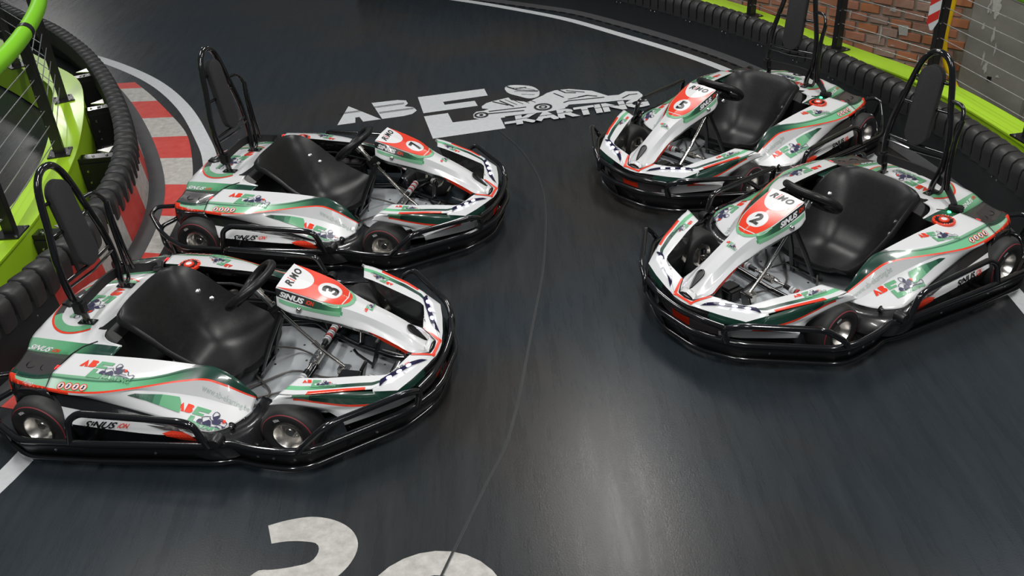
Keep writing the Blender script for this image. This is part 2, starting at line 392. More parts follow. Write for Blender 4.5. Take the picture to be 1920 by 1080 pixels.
def pod_side(P, t):
    if False:
        if P.x > -.10 and t < .72-.15*(P.x+.1)/.2 and t > .03: return mixc((.035, .12, .07), GREEN, (P.x+.10)/.16)
        if P.x < -.13 and t < .42+.6*(P.x+.2) and t < .5: return (.06, .17, .11)
    return WHITE
def make_pod(s, root):
    mb = MB(); n = 64
    strip(mb, sy(A_, s), sy(B_, s), n, dark_in, 3)
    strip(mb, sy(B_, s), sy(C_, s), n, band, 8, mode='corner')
    strip(mb, sy(C_, s), sy(C2, s), n, lambda P, t: RED, 1)
    strip(mb, sy(C2, s), sy(D_, s), n, lambda P, t: (RED if P.x < -.38 else WHITE), 2)
    strip(mb, sy(D_, s), sy(E_, s), n, pod_side, 8)
    # inner flange turning down towards the seat
    Ain = [(p[0], p[1]-.004, p[2]-.035) for p in A_]
    strip(mb, sy(A_, s), sy(Ain, s), n, lambda P, t: BLK, 1)
    # rear joint edge
    o = mb.build('side_pod', root, smooth=28, solid=.005); bv = bvh_of(o)
    tag(o, 'white side pod with green band and red line')
    lo = MB()
    # black sill under the white side, printed panel, lower skirt
    def blk(P, t): return BLK
    E2 = [(-.50, .560, .262), (-.30, .566, .252), (-.155, .574, .236), (0, .586, .220), (.10, .600, .208), (.20, .606, .198)]
    E1 = [(-.50, .543, .284), (-.30, .554, .270), (-.155, .564, .249), (0, .580, .231), (.10, .597, .219), (.20, .606, .206)]
    strip(lo, sy(E1, s), sy(E2, s), 48, blk); strip(lo, sy(E2, s), sy(F_, s), 48, blk)
    def panel(P, t):
        return WHITE
    strip(lo, sy(F_, s), sy(G_, s), 48, panel, 6)
    G2 = [(-.40, .625, .165), (-.1, .640, .17), (.215, .640, .18)]
    G3 = [(-.39, .60, .065), (-.1, .60, .065), (.215, .615, .065)]
    strip(lo, sy(G_, s), sy(G2, s), 48, blk); strip(lo, sy(G2, s), sy(G3, s), 48, blk, 2)
    sp = lo.build('sill_panel', root, smooth=30, solid=.005); tag(sp, 'black lower side panel with white printed strip')
    # black bulge in front of the pod
    bu = MB(); n2 = 22
    T0 = [(.12, .600, .213), (.245, .611, .196), (.29, .577, .183), (.325, .517, .173), (.347, .45, .165), (.352, .38, .165), (.35, .32, .165)]
    T1 = [(.12, .635, .175), (.255, .652, .155), (.325, .620, .145), (.375, .55, .14), (.40, .47, .138), (.40, .38, .14), (.385, .31, .14)]
    T2 = [(.12, .640, .10), (.265, .655, .09), (.345, .625, .085), (.40, .55, .08), (.425, .46, .08), (.42, .37, .085), (.40, .30, .085)]
    T3 = [(.12, .60, .05), (.26, .61, .05), (.32, .58, .05), (.37, .52, .05), (.385, .45, .05), (.38, .37, .05), (.37, .30, .05)]
    for a, b in ((T0, T1), (T1, T2), (T2, T3)): strip(bu, sy(a, s), sy(b, s), n2, lambda P, t: (.012, .012, .013))
    b = bu.build('side_pod_corner', root, smooth=60, solid=.005)
    # screw recess
    sc = MB(); p0 = Vector((.322, .545*s, .187)); sc.lathe([(0, .012), (.010, .012), (.012, .004), (.018, 0)], 'black_plastic', c=tuple(p0), seg=12, sgn=s)
    sc.lathe([(0, .018), (.007, .016), (.008, .01)], 'steel_bolt', c=tuple(p0), seg=12, sgn=s); sc.build('pod_screw', root)
    # prints
    d = 1 if s < 0 else -1      # reading direction along x
    def U(x, y=0, z=0): return Vector((x*d, y*s, z))
    lg = club_logo('red_print', 'green_print', 'navy_print', 'green_print', small=True)
    if s < 0: O = (-.402, -.455, .35); Uu = Vector((.119, -.005, 0)); Vv = Vector((.03, .10, 0))
    else: O = (-.112, .418, .35); Uu = Vector((-.071, .025, 0)); Vv = Vector((-.010, -.086, 0))
    decal('pod_top_print', o, bv, O, Uu, Vv, lg)
    if s < 0: O = (.082, -.545, .24); Uu = Vector((.105, -.010, -.012)); Vv = Vector((.02, .075, .06))
    else: O = (.285, .515, .24); Uu = Vector((-.095, .018, .014)); Vv = Vector((-.005, -.075, .065))
    decal('pod_side_print', o, bv, O, Uu, Vv, lg)
    if s < 0: O = (.165, -.462, .30); Uu = Vector((.0215, -.0, -.010)); Vv = Vector((0, .022, .012))
    else: O = (.350, .432, .22); Uu = Vector((-.0212, .0045, .0105)); Vv = Vector((0, -.022, .012))
    decal('web_address_print', o, bv, O, Uu, Vv, [text2('www.ab-ekarting.be', 'grey_print', 0, 0, 0, 0, 9., 1.)])
    ic = []
    for k in range(4):
        c = k*2.15
        ic += [disc(c, 0, 1, 'white_print', 18), ring(c, 0, .8, 1, 'red_print', n=18)]
        ic += [line2([(c-.45, -.45), (c+.45, .45)], .18, 'red_print'), poly([(c-.3, -.55), (c-.1, .1), (c-.25, .45), (c+.15, .5), (c+.3, -.1), (c+.2, -.5)], 'navy_print' if k % 3 else 'black_print')]
    if s < 0: decal('prohibition_print', o, bv, (-.432, -.557, .33), Vector((.0172, -.0005, 0)), Vector((.002, .0165, 0)), ic)
    else: decal('prohibition_print', o, bv, (-.325, .551, .33), Vector((-.0172, -.0005, 0)), Vector((-.002, -.0165, 0)), ic)
    fl1 = [(-.100, .526), (-.04, .514), (.02, .500), (.078, .490), (.088, .505), (.097, .525), (.101, .546), (.03, .541), (-.05, .538), (-.12, .545), (-.165, .552)]
    fl0 = [(-.26, .574), (-.17, .556), (-.125, .538), (-.150, .546), (-.19, .558), (-.23, .572), (-.25, .577)]
    fl2 = [p for p in fl1 if p[0] < .0]+[]
    def gp(a, b, q):   # slice of the flash between two x stations
        top = [(-.13, .548), (-.100, .536), (-.04, .524), (.02, .509), (.078, .499)]; bot = [(-.13, .548), (-.11, .547), (-.05, .546), (.03, .553), (.101, .562)]
        ft = lambda x: float(np.interp(x, [p[0] for p in top], [p[1] for p in top])); fb = lambda x: float(np.interp(x, [p[0] for p in bot], [p[1] for p in bot]))
        return [(a, ft(a)), (b, ft(b)), (b, fb(b)), (a, fb(a))]
    xs = [-.129, -.10, -.08, -.05, -.02, .01, .078]; mm = ['dark_green_print', 'dark_green_print', 'deep_green_print', 'deep_green_print', 'mid_green_print', 'green_print']
    gs = [poly([(x, y*s*1.0) for x, y in gp(a, b, 0)], q) for a, b, q in zip(xs, xs[1:], mm)]
    gs += [poly([(.077, .499*s), (.086, .510*s), (.095, .527*s), (.100, .548*s), (.101, .561*s), (.077, .559*s)], 'green_print')]
    decal('flash_print', o, bv, (0, 0, .27), Vector((1, 0, 0)), Vector((0, 1, 0)), gs, off=.0048, sub=.012)
    bs = bvh_of(sp)
    pw = [poly([(-.02, .046), (.09, .046), (.165, .036), (.07, .033)], 'grey_plastic'), poly([(.060, .020), (.10, .034), (.15, .036), (.185, .028), (.235, .004), (.14, .004)], 'red_print')]
    decal('panel_flash_print', sp, bs, (0, .650*s, .176), Vector((1, 0, 0)), Vector((0, -.4*s, .92)), pw, off=.0060, flip=(s > 0), sub=.012)
    nm = [text2('SiNUS', 'black_print', .03, .35, 0, 0, 5.2, 1.), text2('iON', 'red_print', .02, .35, 5.4, .15, 1.7, .75)]
    if s < 0: decal('panel_print', sp, bs, (-.318, -.650, .188), Vector((.0305, .0010, .0008)), Vector((.010, .020, .020)), nm, off=.007)
    else: decal('panel_print', sp, bs, (-.112, .654, .188), Vector((-.0305, -.0008, 0)), Vector((-.010, -.020, .020)), nm, off=.007)
    if s > 0:   # push-to-start ring with its button, on the left pod only
        bt = MB(); c = (-.335, .385, .368)
        bt.lathe([(.056, -.01), (.056, .001), (.054, .003), (.042, .003)], 'red_print', c=c, axis='z', seg=36)
        bt.lathe([(.042, .003), (.040, .0015), (.024, .0005)], 'black_print', c=c, axis='z', seg=24)
        bt.lathe([(.026, .0), (.026, .006), (.023, .009), (.014, .009)], 'red_print', c=c, axis='z', seg=24)
        bt.lathe([(0, .0105), (.014, .010), (.016, .0085)], 'white_print', c=c, axis='z', seg=20)
        b_ = bt.build('start_button', root); tag(b_, 'red push to start button in black ring')
        sh = []
        for i, ch in enumerate('PUSH TO START'):
            if ch == ' ': continue
            a = R(215+i*15.5); t = text2(ch, 'white_print', .02, 0, -.0035, .0440, .0065, .0085)
            ca, sa = math.cos(a+math.pi/2-math.pi), math.sin(a+math.pi/2-math.pi)
            ca, sa = math.cos(a-math.pi/2), math.sin(a-math.pi/2)
            vs = [(x*ca-(y)*sa, x*sa+(y)*ca) for x, y in [(-px, 2*.045-py) if 0 else (px, py) for px, py in t[0]]]
            sh.append((vs, t[1], t[2]))
        decal('start_print', b_, None, (c[0], c[1], c[2]+.0035), Vector((-1, 0, 0)), Vector((0, -1, 0)), sh, off=.0009)
    return o
def make_tail(root):
    mb = MB()
    for s in (-1, 1):
        r0 = [(-.822, 0, .325), (-.79, 0, .350), (-.70, 0, .364), (-.55, 0, .367), (-.455, 0, .367)]
        r1 = [(-.812, .15, .322), (-.78, .15, .345), (-.70, .16, .357), (-.55, .165, .363), (-.43, .19, .366)]
        r2 = [(-.795, .25, .322), (-.76, .258, .330), (-.68, .272, .338), (-.56, .292, .350), (-.47, .302, .355), (-.395, .300, .356), (-.297, .300, .352)]
        r2a = [(-.812, .15, .322), (-.78, .15, .345), (-.70, .16, .357), (-.55, .165, .363), (-.475, .185, .367), (-.40, .262, .373), (-.297, .292, .355)]
        r3 = [(-.765, .33, .312), (-.70, .345, .320), (-.60, .362, .331), (-.50, .376, .342), (-.40, .384, .350), (-.30, .386, .352)]
        r4 = [(-.752, .40, .305), (-.70, .43, .308), (-.60, .47, .316), (-.51, .503, .338)]
        r4b = [(-.74, .484, .307), (-.66, .505, .311), (-.58, .510, .318), (-.505, .508, .338)]
        r5 = [(-.742, .490, .304), (-.70, .512, .300), (-.60, .543, .304), (-.50, .562, .311)]
        r6 = [(-.735, .510, .286), (-.69, .530, .288), (-.60, .553, .296), (-.50, .568, .306)]
        r1 = [tuple(q) for q in crs(r1, 31)]; r2a = r1+[tuple(q) for q in crs([r1[-1], (-.405, .255, .373), (-.36, .285, .366), (-.297, .292, .355)], 11)[1:]]
        r2 = [tuple(q) for q in crs(r2, 41)]; r3f = [tuple(q) for q in crs(r3, 41)]
        strip(mb, sy(crs(r0, 31), s), sy(r1, s), 30, wht, 3)
        strip(mb, sy(r2a, s), sy(r2, s), 40, wht, 3)
        strip(mb, sy(r2, s), sy(r3f, s), 40, lambda P, t: mixc(mixc(GREEN, (.30, .52, .38), max(0, min(1, (-P.x-.55)/.2)) * .5), DGREEN, (P.x+.56)/.16), 2, mode='corner')
        strip(mb, sy(r3[:4], s), sy(r4, s), 24, lambda P, t: DGREY, 3)
        strip(mb, sy(r4, s), sy(r4b, s), 24, lambda P, t: DGREY if t < .7 else DGREEN, 3)
        strip(mb, sy(r4b, s), sy(r5, s), 30, lambda P, t: RED if P.x < -.70 else (mixc((.35, .55, .42), LGREEN, .5) if t > .35 else (.02, .06, .04)), 3)
        strip(mb, sy(r5, s), sy(r6, s), 30, lambda P, t: RED, 1)
        # rear faces
        b0 = [(-.822, 0, .325), (-.812, .15, .322), (-.795, .25, .322), (-.765, .33, .312), (-.752, .40, .305), (-.74, .484, .306), (-.735, .51, .286)]
        b1 = [(-.835, 0, .28), (-.825, .15, .28), (-.81, .25, .275), (-.785, .33, .265), (-.77, .40, .26), (-.755, .484, .25), (-.74, .515, .235)]
        b2 = [(-.82, 0, .15), (-.81, .15, .15), (-.80, .25, .15), (-.78, .33, .15), (-.765, .40, .15), (-.745, .49, .15), (-.725, .52, .15)]
        strip(mb, sy(b0, s), sy(b1, s), 24, lambda P, t: WHITE if abs(P.y) < .24 else (GREEN if abs(P.y) < .32 else (BLK if abs(P.y) < .45 else RED)), 2)
        strip(mb, sy(b1, s), sy(b2, s), 24, lambda P, t: BLK, 2)
        # wheel arch skirt over the rear wheel
        a0 = [(-.735, .510, .286), (-.69, .530, .288), (-.60, .553, .296), (-.50, .568, .306)]
        a1 = [(-.735, .515, .20), (-.70, .54, .25), (-.64, .565, .285), (-.56, .575, .298), (-.49, .575, .285)]
        a2 = [(-.725, .52, .14), (-.69, .56, .20), (-.64, .575, .245), (-.57, .585, .268), (-.48, .585, .255), (-.455, .585, .235)]
        strip(mb, sy(a0, s), sy(a1, s), 20, lambda P, t: BLK, 1); strip(mb, sy(a1, s), sy(a2, s), 20, lambda P, t: BLK, 1)
    o = mb.build('rear_cowl', root, smooth=30, solid=.005); bv = bvh_of(o)
    tag(o, 'white rear cowl with green side bands')
    lg = club_logo('red_print', 'green_print', 'navy_print', 'green_print', small=True)
    decal('cowl_logo_print', o, bv, (-.578, .135, .37), Vector((-.01, -.112, 0)), Vector((.13, 0, 0)), lg)
    rg = [ring(0, 0, .170, .178, 'red_print', 60, 300, 48, 1), ring(0, 0, .140, .169, 'green_print', 60, 150, 24), ring(0, 0, .140, .169, 'green_print', 210, 300, 24), ring(0, 0, .135, .169, 'grey_plastic', 150, 210, 16)]
    decal('cowl_ring_print', o, bv, (-.60, 0, .37), Vector((1.06, 0, 0)), Vector((0, 1.36, 0)), rg)
    nm = [text2('SiNUS', 'white_print', .03, .35, 0, 0, 5.2, 1.), text2('iON', 'red_print', .02, .35, 5.4, .15, 1.7, .75)]
    decal('band_print', o, bv, (-.765, -.325, .325), Vector((.0265, -.006, 0)), Vector((.008, .027, 0)), nm)
    decal('band_print', o, bv, (-.565, .352, .33), Vector((-.0265, -.0075, 0)), Vector((-.008, -.027, 0)), nm)
    for s in (-1, 1):
        tx = [text2('Rimo', 'white_print', 0, .3, 0, 0, 2.6, 1.)]
        if s < 0: decal('corner_print', o, bv, (-.64, -.538, .30), Vector((.022, -.006, 0)), Vector((.004, .016, 0)), tx)
        else: decal('corner_print', o, bv, (-.585, .545, .30), Vector((-.022, -.006, 0)), Vector((-.004, -.016, 0)), tx)
    for s in (-1, 1):
        g = MB(); g.tube(fillet(sy([(-.42, .285, .362), (-.47, .325, .357), (-.498, .375, .349), (-.503, .44, .345), (-.506, .508, .343), (-.503, .566, .313), (-.50, .575, .30)], s), .01), .0032, 'black_print', 6); g.build('panel_gap', root)
    c = MB(); c.lathe([(0, .022), (.030, .020), (.040, .012), (.042, 0), (.042, -.02)], 'black_plastic', c=(-.725, -.01, .358), axis='z', seg=8)
    c.box((-.765, -.01, .366), (.02, .05, .01), 'black_plastic', bev=.002); c.box((-.725, -.01, .3815), (.006, .03, .002), 'grey_print')
    c.build('charging_plug', root)
    # hand recesses in the dark corner and a red marker light
    for s in (-1, 1):
        h = MB(); h.lathe([(0, -.010), (.020, -.008), (.026, .004)], 'black_print', c=(-.67, .425*s, .312), axis='z', seg=16); h.lathe([(0, -.010), (.018, -.008), (.024, .004)], 'black_print', c=(-.585, .445*s, .320), axis='z', seg=16)
        h.build('lashing_recess', root)
        q = MB(); q.box((-.507, .463*s, .338), (.022, .03, .016), 'led_red', bev=.004); q.build('tail_light', root)
    q = MB(); q.lathe([(0, .010), (.007, .008), (.011, 0)], 'led_green', c=(-.455, .335, .352), axis='z', seg=12); q.build('status_light', root)
    d = MB()   # dark motor cover between seat and cowl
    prof = [(-.47, .367), (-.41, .372), (-.36, .33), (-.34, .20), (-.34, .06), (-.47, .06)]
    for s in (-1, 1):
        pass
    ys = [-.27, -.2, .2, .27]; sc = [.85, 1, 1, .85]; vs = []; k = len(prof)
    for y, q_ in zip(ys, sc):
        for x, z in prof: vs.append((x-(1-q_)*.3*(1 if x > -.45 else 0), y, .06+(z-.06)*q_))
    fs = [(i*k+j, i*k+(j+1) % k, (i+1)*k+(j+1) % k, (i+1)*k+j) for i in range(3) for j in range(k)]+[tuple(range(k)), tuple(3*k+j for j in range(k))]
    d.add(vs, fs, 'black_plastic'); d.build('motor_cover', root, smooth=25)
    return o
def make_nose(root):
    X = [.398, .455, .533, .60, .66, .72, .78, .85, .92, .97, 1.02]
    cz = [.600, .580, .553, .530, .507, .477, .448, .415, .376, .343, .300]
    ty = [.100, .099, .095, .088, .066, .052, .047, .044, .042, .040, .036]
    tz = [.592, .574, .547, .521, .492, .465, .438, .404, .364, .330, .292]
    ky = [.108, .115, .112, .098, .080, .066, .060, .062, .066, .066, .050]
    kz = [.556, .541, .515, .488, .460, .433, .408, .374, .335, .308, .284]
    by = [.118, .136, .118, .104, .092, .084, .080, .080, .085, .090, .052]
    bz = [.515, .498, .470, .448, .428, .404, .386, .356, .322, .298, .272]
    mb = MB()
    def C(y, z, s=1): return [(x, a*s, b) for x, a, b in zip(X, y, z)]
    n = 60
    rear = mixc
    for s in (-1, 1):
        n = 120; c0 = C([0]*11, cz); t0 = C(ty, tz, s); k0 = C(ky, kz, s); b0 = C(by, bz, s); bi = C([y-.014 for y in by], [z-.026 for z in bz], s); bj = C([y*.3 for y in by], [z-.028 for z in bz], s)
        strip(mb, c0, t0, n, lambda P, t: WHITE, 3)
        strip(mb, t0, k0, n, lambda P, t: WHITE if P.x > .672 else (mixc((.02, .022, .022), (.03, .11, .06), (P.x-.52)/.08) if P.x < .60 else mixc((.03, .11, .06), GREEN, (P.x-.60)/.05)), 6)
        strip(mb, k0, b0, n, lambda P, t: WHITE, 6)
        bx = [(x, y-.002*s if .79 < x < .98 else y, z-(.020 if .84 < x < .98 else (.002 if x < .80 else .004))) for x, y, z in b0]
        strip(mb, b0, bx, n, lambda P, t: RED if .79 < P.x < .968 else (BLK if P.x > .96 else WHITE), 1); b0 = bx
        strip(mb, b0, bi, n, lambda P, t: BLK, 1)
        strip(mb, bi, bj, n, lambda P, t: BLK, 1)
    # front and rear closing faces
    def ringpts(i): 
        return [(X[i], 0, cz[i]), (X[i], ty[i], tz[i]), (X[i], ky[i], kz[i]), (X[i], by[i], bz[i]), (X[i], by[i]-.012, bz[i]-.014), (X[i], -(by[i]-.012), bz[i]-.014), (X[i], -by[i], bz[i]), (X[i], -ky[i], kz[i]), (X[i], -ty[i], tz[i])]
    q = ringpts(0); mb.add(q, [tuple(range(len(q)))], 'livery', [BLK])
    e = ringpts(10); f = [(1.036, p[1]*.85, p[2]-.012) for p in e]; m_ = len(e)
    mb.add(e+f, [(i, (i+1) % m_, m_+(i+1) % m_, m_+i) for i in range(m_)]+[tuple(range(m_, 2*m_))], 'livery', [WHITE]*m_+[BLK])
    o = mb.build('nose_fairing', root, smooth=32, solid=.004); tag(o, 'white nose fairing with red top'); bv = bvh_of(o)
    # red top, white cap, number roundel.  u = +y (left), v = -x (rearwards), origin x=.5
    def T(x, y): return (y, -(x-.5))
    red = [T(.400, -.096), T(.455, -.096), T(.533, -.092), T(.60, -.084), T(.645, -.068), T(.678, -.045), T(.695, -.02), T(.698, 0), T(.695, .02), T(.678, .045), T(.645, .068), T(.60, .084), T(.533, .092), T(.455, .096), T(.400, .096)]
    gr = [T(.60, -.090), T(.65, -.076), T(.69, -.052), T(.712, -.02), T(.714, 0), T(.712, .02), T(.69, .052), T(.65, .076), T(.60, .090)]
    cap = [T(.398, -.098), T(.41, -.094), T(.455, -.080), T(.492, -.060), T(.515, -.030), T(.522, 0), T(.515, .030), T(.492, .060), T(.455, .080), T(.41, .094), T(.398, .098)]
    sm = lambda q, n: [(v.x, v.y) for v in crs([(a, b, 0) for a, b in q], n)]
    sh = [poly(sm(gr, 30), 'pale_green_print'), poly(sm(red, 50), 'red_print'), poly(sm(cap, 40), 'white_print'), disc(0, -(.600-.5), .051, 'white_print', 32, sx=1.0)]
    sh += [line2([T(.672, -.05), T(.682, 0), T(.672, .05)], .004, 'white_print')]
    decal('top_print', o, bv, (.5, 0, .56), Vector((0, 1, 0)), Vector((-1, 0, .35)).normalized(), xf(sh, 1, 1.04), off=.0046, depth=.4, sub=.011)
    rm = [text2('R', 'black_print', .03, .3, -.066, -.002, .034, .036), text2('i', 'red_print', .02, .3, -.028, -.002, .012, .040), text2('M', 'black_print', .03, .3, -.016, -.002, .040, .036), text2('O', 'black_print', .03, .3, .028, -.002, .038, .036)]
    decal('maker_print', o, bv, (.452, 0, .58), Vector((0, 1, 0)), Vector((-1, 0, .35)).normalized(), rm, off=.0066, depth=.3)
    for s in (-1, 1):
        up = crs([(.410, 0, .548), (.50, 0, .5235), (.58, 0, .4985), (.63, 0, .482), (.665, 0, .472)], 16); dn = crs([(.665, 0, .452), (.62, 0, .466), (.58, 0, .481), (.50, 0, .507), (.412, 0, .532)], 16)
        decal('nose_band_print', o, bv, (0, .09*s, 0), Vector((1, 0, 0)), Vector((0, 0, 1)), [poly([(q.x, q.z) for q in up+dn], 'pale_green_print')], off=.0036, flip=(s > 0), depth=.3, sub=.015)
        nm = [text2('SiNUS', 'white_print', .045, .35, 0, 0, 5.0, 1.), text2('iON', 'red_print', .03, .35, 5.3, .1, 1.6, .85)]
        if s < 0: decal('nose_side_print', o, bv, (.415, -.112, .560), Vector((.0215, .0015, -.0075)), Vector((0, .005, .022)), nm, off=.0036, depth=.2)
        else: decal('nose_side_print', o, bv, (.558, .106, .512), Vector((-.0215, .0010, .0072)), Vector((0, -.005, .022)), nm, off=.0036, depth=.2)
        bm_ = MB(); bm_.lathe([(0, .006), (.009, .004), (.012, 0), (.012, -.01)], 'steel_bolt', c=(.502, .134*s, .506), seg=14, sgn=s); bm_.build('fairing_bolt', root)
    lg = club_logo('red_print', 'green_print', 'navy_print', 'green_print', small=True)
    decal('nose_logo_print', o, bv, (.770, -.030, .455), Vector((0, .031, 0)), Vector((-.034, 0, .015)), lg, off=.0036, depth=.3)
    tb = MB(); tb.tube(fillet([(.955, .098, .296), (.975, .096, .288), (1.040, .046, .266), (1.044, 0, .264), (1.040, -.046, .266), (.975, -.096, .288), (.955, -.098, .296)], .01), .0075, 'black_print', 6); tb.build('tip_seal', root)
    sc = MB()   # air scoop at the tip
    ou = [(.940, 0, .376), (.950, .016, .366), (.972, .015, .346), (1.003, .006, .318), (1.018, 0, .304), (1.003, -.006, .318), (.972, -.015, .346), (.950, -.016, .366)]
    sc.tube(crs(ou, 25, True)[:-1], .0045, 'black_print', 6, True); P = crs(ou, 25, True)[:-1]
    sc.add(P, [tuple(range(24))], 'black_print')
    sc.build('air_scoop', root)
    return o
def make_number(nose, digit):
    bv = bvh_of(nose)
    return decal('race_number_print', nose, bv, (.600, 0, .53), Vector((0, 1, 0)), Vector((-1, 0, .38)).normalized(), [text2(digit, 'black_print', .045, .0, -.022, -.035, .046, .070)], off=.0072, depth=.3, sub=.015)
def make_spoiler(root):
    mb = MB()
    for s in (-1, 1):
        I = [(.588, .402, .353), (.64, .388, .346), (.70, .368, .337), (.82, .318, .323), (.905, .284, .310), (.928, .266, .305), (.945, .215, .300), (.962, .140, .294), (.975, .090, .290), (.985, 0, .286)]
        J = [(.550, .512, .354), (.60, .505, .349), (.66, .485, .342), (.72, .458, .335), (.80, .424, .327), (.895, .374, .308), (.948, .296, .304), (.998, .190, .290), (1.015, .135, .284), (1.052, .075, .268), (1.064, .050, .260), (1.066, 0, .258)]
        def deck(P, t):
            x = P.x; y = abs(P.y)
            if y > .30:
                if t > .86: return RED if .655 < x < .87 else WHITE
                if t > .76: return WHITE
                if .48 < t: return mixc(LGREEN, DGREEN, (x-.62)/.16)
                return WHITE
            # central V in red
            return WHITE
        strip(mb, lin(sy(I, s), 61), lin(sy(J, s), 61), 60, deck, 12)
        # LED panel (white glossy wedge) and the black LED band on its upper edge
        W0 = [(.895, .374, .308), (.948, .296, .304), (.998, .190, .290), (1.015, .135, .284), (1.052, .075, .268), (1.064, .050, .260), (1.066, 0, .258)]
        W1 = [(.897, .378, .300), (.985, .328, .276), (1.020, .235, .270), (1.052, .125, .264), (1.060, .08, .260), (1.068, .050, .256), (1.070, 0, .254)]
        strip(mb, lin(sy(W0, s), 31), lin(sy(W1, s), 31), 30, lambda P, t: WHITE, 3)
        # side: K line and L line
        K0 = [(.550, .515, .351), (.60, .508, .346), (.66, .488, .339), (.72, .461, .332), (.80, .427, .324), (.897, .378, .300)]
        K1 = [(.530, .540, .342), (.560, .522, .338), (.61, .488, .318), (.69, .463, .292), (.795, .440, .270), (.875, .406, .254), (.94, .37, .245)]
        L1 = [(.520, .552, .326), (.540, .537, .317), (.585, .503, .295), (.655, .474, .266), (.72, .458, .238), (.757, .462, .220), (.785, .468, .205)]
        def kcol(P, t):
            if P.x < .60: return WHITE
            return DGREEN if P.x > .66 else mixc(GREEN, DGREEN, .5)
        strip(mb, sy(K0, s), sy(K1, s), 50, kcol, 2)
        K2 = [(p[0], p[1]+.001, p[2]-.009) for p in K1]
        strip(mb, sy(K1, s), sy(K2, s), 50, lambda P, t: RED if P.x > .60 else WHITE)
        strip(mb, sy(K2, s), sy(L1, s), 50, wht, 3)
        # front face: from panel edge down to the black lower lip
        F0 = [(.897, .378, .300), (.985, .328, .276), (1.020, .235, .270), (1.052, .125, .264), (1.060, .08, .260), (1.068, .050, .256), (1.070, 0, .254)]
        F1 = [(.94, .371, .236), (1.00, .305, .232), (1.035, .22, .225), (1.060, .13, .215), (1.072, .07, .205), (1.075, .03, .200), (1.075, 0, .200)]
        strip(mb, lin(sy(F0, s), 31), lin(sy(F1, s), 31), 30, lambda P, t: DGREEN if abs(P.y) > .16 else BLK, 2)
        M0 = [(.785, .470, .207), (.86, .405, .213), (.94, .355, .222), (1.00, .300, .222), (1.035, .22, .215), (1.060, .13, .205), (1.075, .03, .190), (1.075, 0, .190)]
        M1 = [(.785, .462, .178), (.87, .380, .168), (.96, .290, .158), (1.00, .24, .155), (1.04, .16, .150), (1.055, .10, .145), (1.062, .03, .14), (1.062, 0, .14)]
        strip(mb, lin(sy([(.785, .468, .205), (.875, .406, .252), (.94, .371, .236), (1.00, .305, .232), (1.035, .22, .225), (1.060, .13, .215), (1.075, .03, .20), (1.075, 0, .20)], s), 41), lin(sy(M0, s), 41), 40, lambda P, t: RED if .86 < P.x < .96 else BLK if abs(P.y) < .3 else WHITE, 1)
        strip(mb, lin(sy(M0, s), 41), lin(sy(M1, s), 41), 40, lambda P, t: WHITE if P.x < 1.02 else (RED if abs(P.y) < .055 else (.10, .09, .09)), 2)
        M2 = [(.785, .45, .12), (.87, .365, .10), (.96, .275, .09), (1.04, .15, .08), (1.055, 0, .08)]
        strip(mb, lin(sy(M1, s), 41), lin(sy(M2, s), 41), 40, lambda P, t: BLK, 1)
        # inner wall of the wing turning down (seen black on the far side)
        I2 = [(.590, .422, .345), (.64, .394, .25), (.72, .352, .16), (.82, .312, .12), (.905, .28, .11), (.93, .258, .12), (.975, .090, .20), (.985, 0, .22)]
        strip(mb, lin(sy(I, s), 61), lin(sy(I2, s), 61), 60, lambda P, t: (.012, .012, .012), 2)
    o = mb.build('front_spoiler', root, smooth=26, solid=.005); tag(o, 'white front spoiler with lit lamp panels'); bv = bvh_of(o)
    lg = club_logo('red_print', 'green_print', 'navy_print', 'green_print', small=True)
    decal('wing_print', o, bv, (.615, -.428, .35), Vector((.056, .016, 0)), Vector((-.008, .050, .0)), lg)
    decal('wing_print', o, bv, (.742, .385, .34), Vector((-.056, .020, 0)), Vector((-.012, -.050, 0)), lg)
    vv = [(-.098, -.972), (-.052, -1.058), (.052, -1.058), (.098, -.972)]
    decal('nose_line_print', o, bv, (0, 0, .28), Vector((0, 1, 0)), Vector((-1, 0, 0)), [poly([(-.106, .975), (-.060, 1.064), (.060, 1.064), (.106, .975), (.090, .975), (.046, 1.050), (-.046, 1.050), (-.090, .975)], 'red_print')] if 0 else [poly([(-.106, -.975), (-.060, -1.064), (.060, -1.064), (.106, -.975), (.094, -.975), (.050, -1.052), (-.050, -1.052), (-.094, -.975)], 'red_print')], off=.0058, sub=.008)
    for s in (-1, 1):
        # black lamp band
        L = Vector((.905, .345*s, .300)); Rr = Vector((1.012, .135*s, .282)); dv = (Rr-L)
        bandp = [(0, -.09), (.12, .09), (.9, .09), (1.08, .0), (1.2, -.12), (.9, -.07)]
        V = Vector((-.09, -.045*s, .0))
        decal('lamp_band', o, bv, tuple(L), dv, Vector((-.11, -.058*s, 0)), [poly(bandp, 'led_lens')], off=.0062, flip=(s > 0), sub=.010)
        for k in range(3):
            c = [(.940, .292, .301), (.966, .237, .294), (.990, .182, .289)][k]; c = Vector((c[0], c[1]*s, c[2])); h_ = bv.ray_cast(c+Vector((0, 0, .1)), Vector((0, 0, -1)), .3); c = h_[0] if h_[0] is not None else c
            q = MB(); u = dv.normalized(); v = Vector((-u.y, u.x, 0)) ; nn = Vector((0, 0, 1)); vs = [c+nn*.0125]
            for i in range(14):
                a = 2*math.pi*i/14; vs.append(c+u*(.0135*math.cos(a))+v*(.0085*math.sin(a))+nn*.0085)
            q.add(vs, [(0, 1+i, 1+(i+1) % 14) for i in range(14)], 'led_white'); q.build('led_lamp', o, smooth=60)
        tx = [text2('SiNUS', 'black_print', .02, .35, 0, 0, 5., 1.), text2('iON', 'red_print', .02, .35, 5.3, .1, 1.6, .8)]
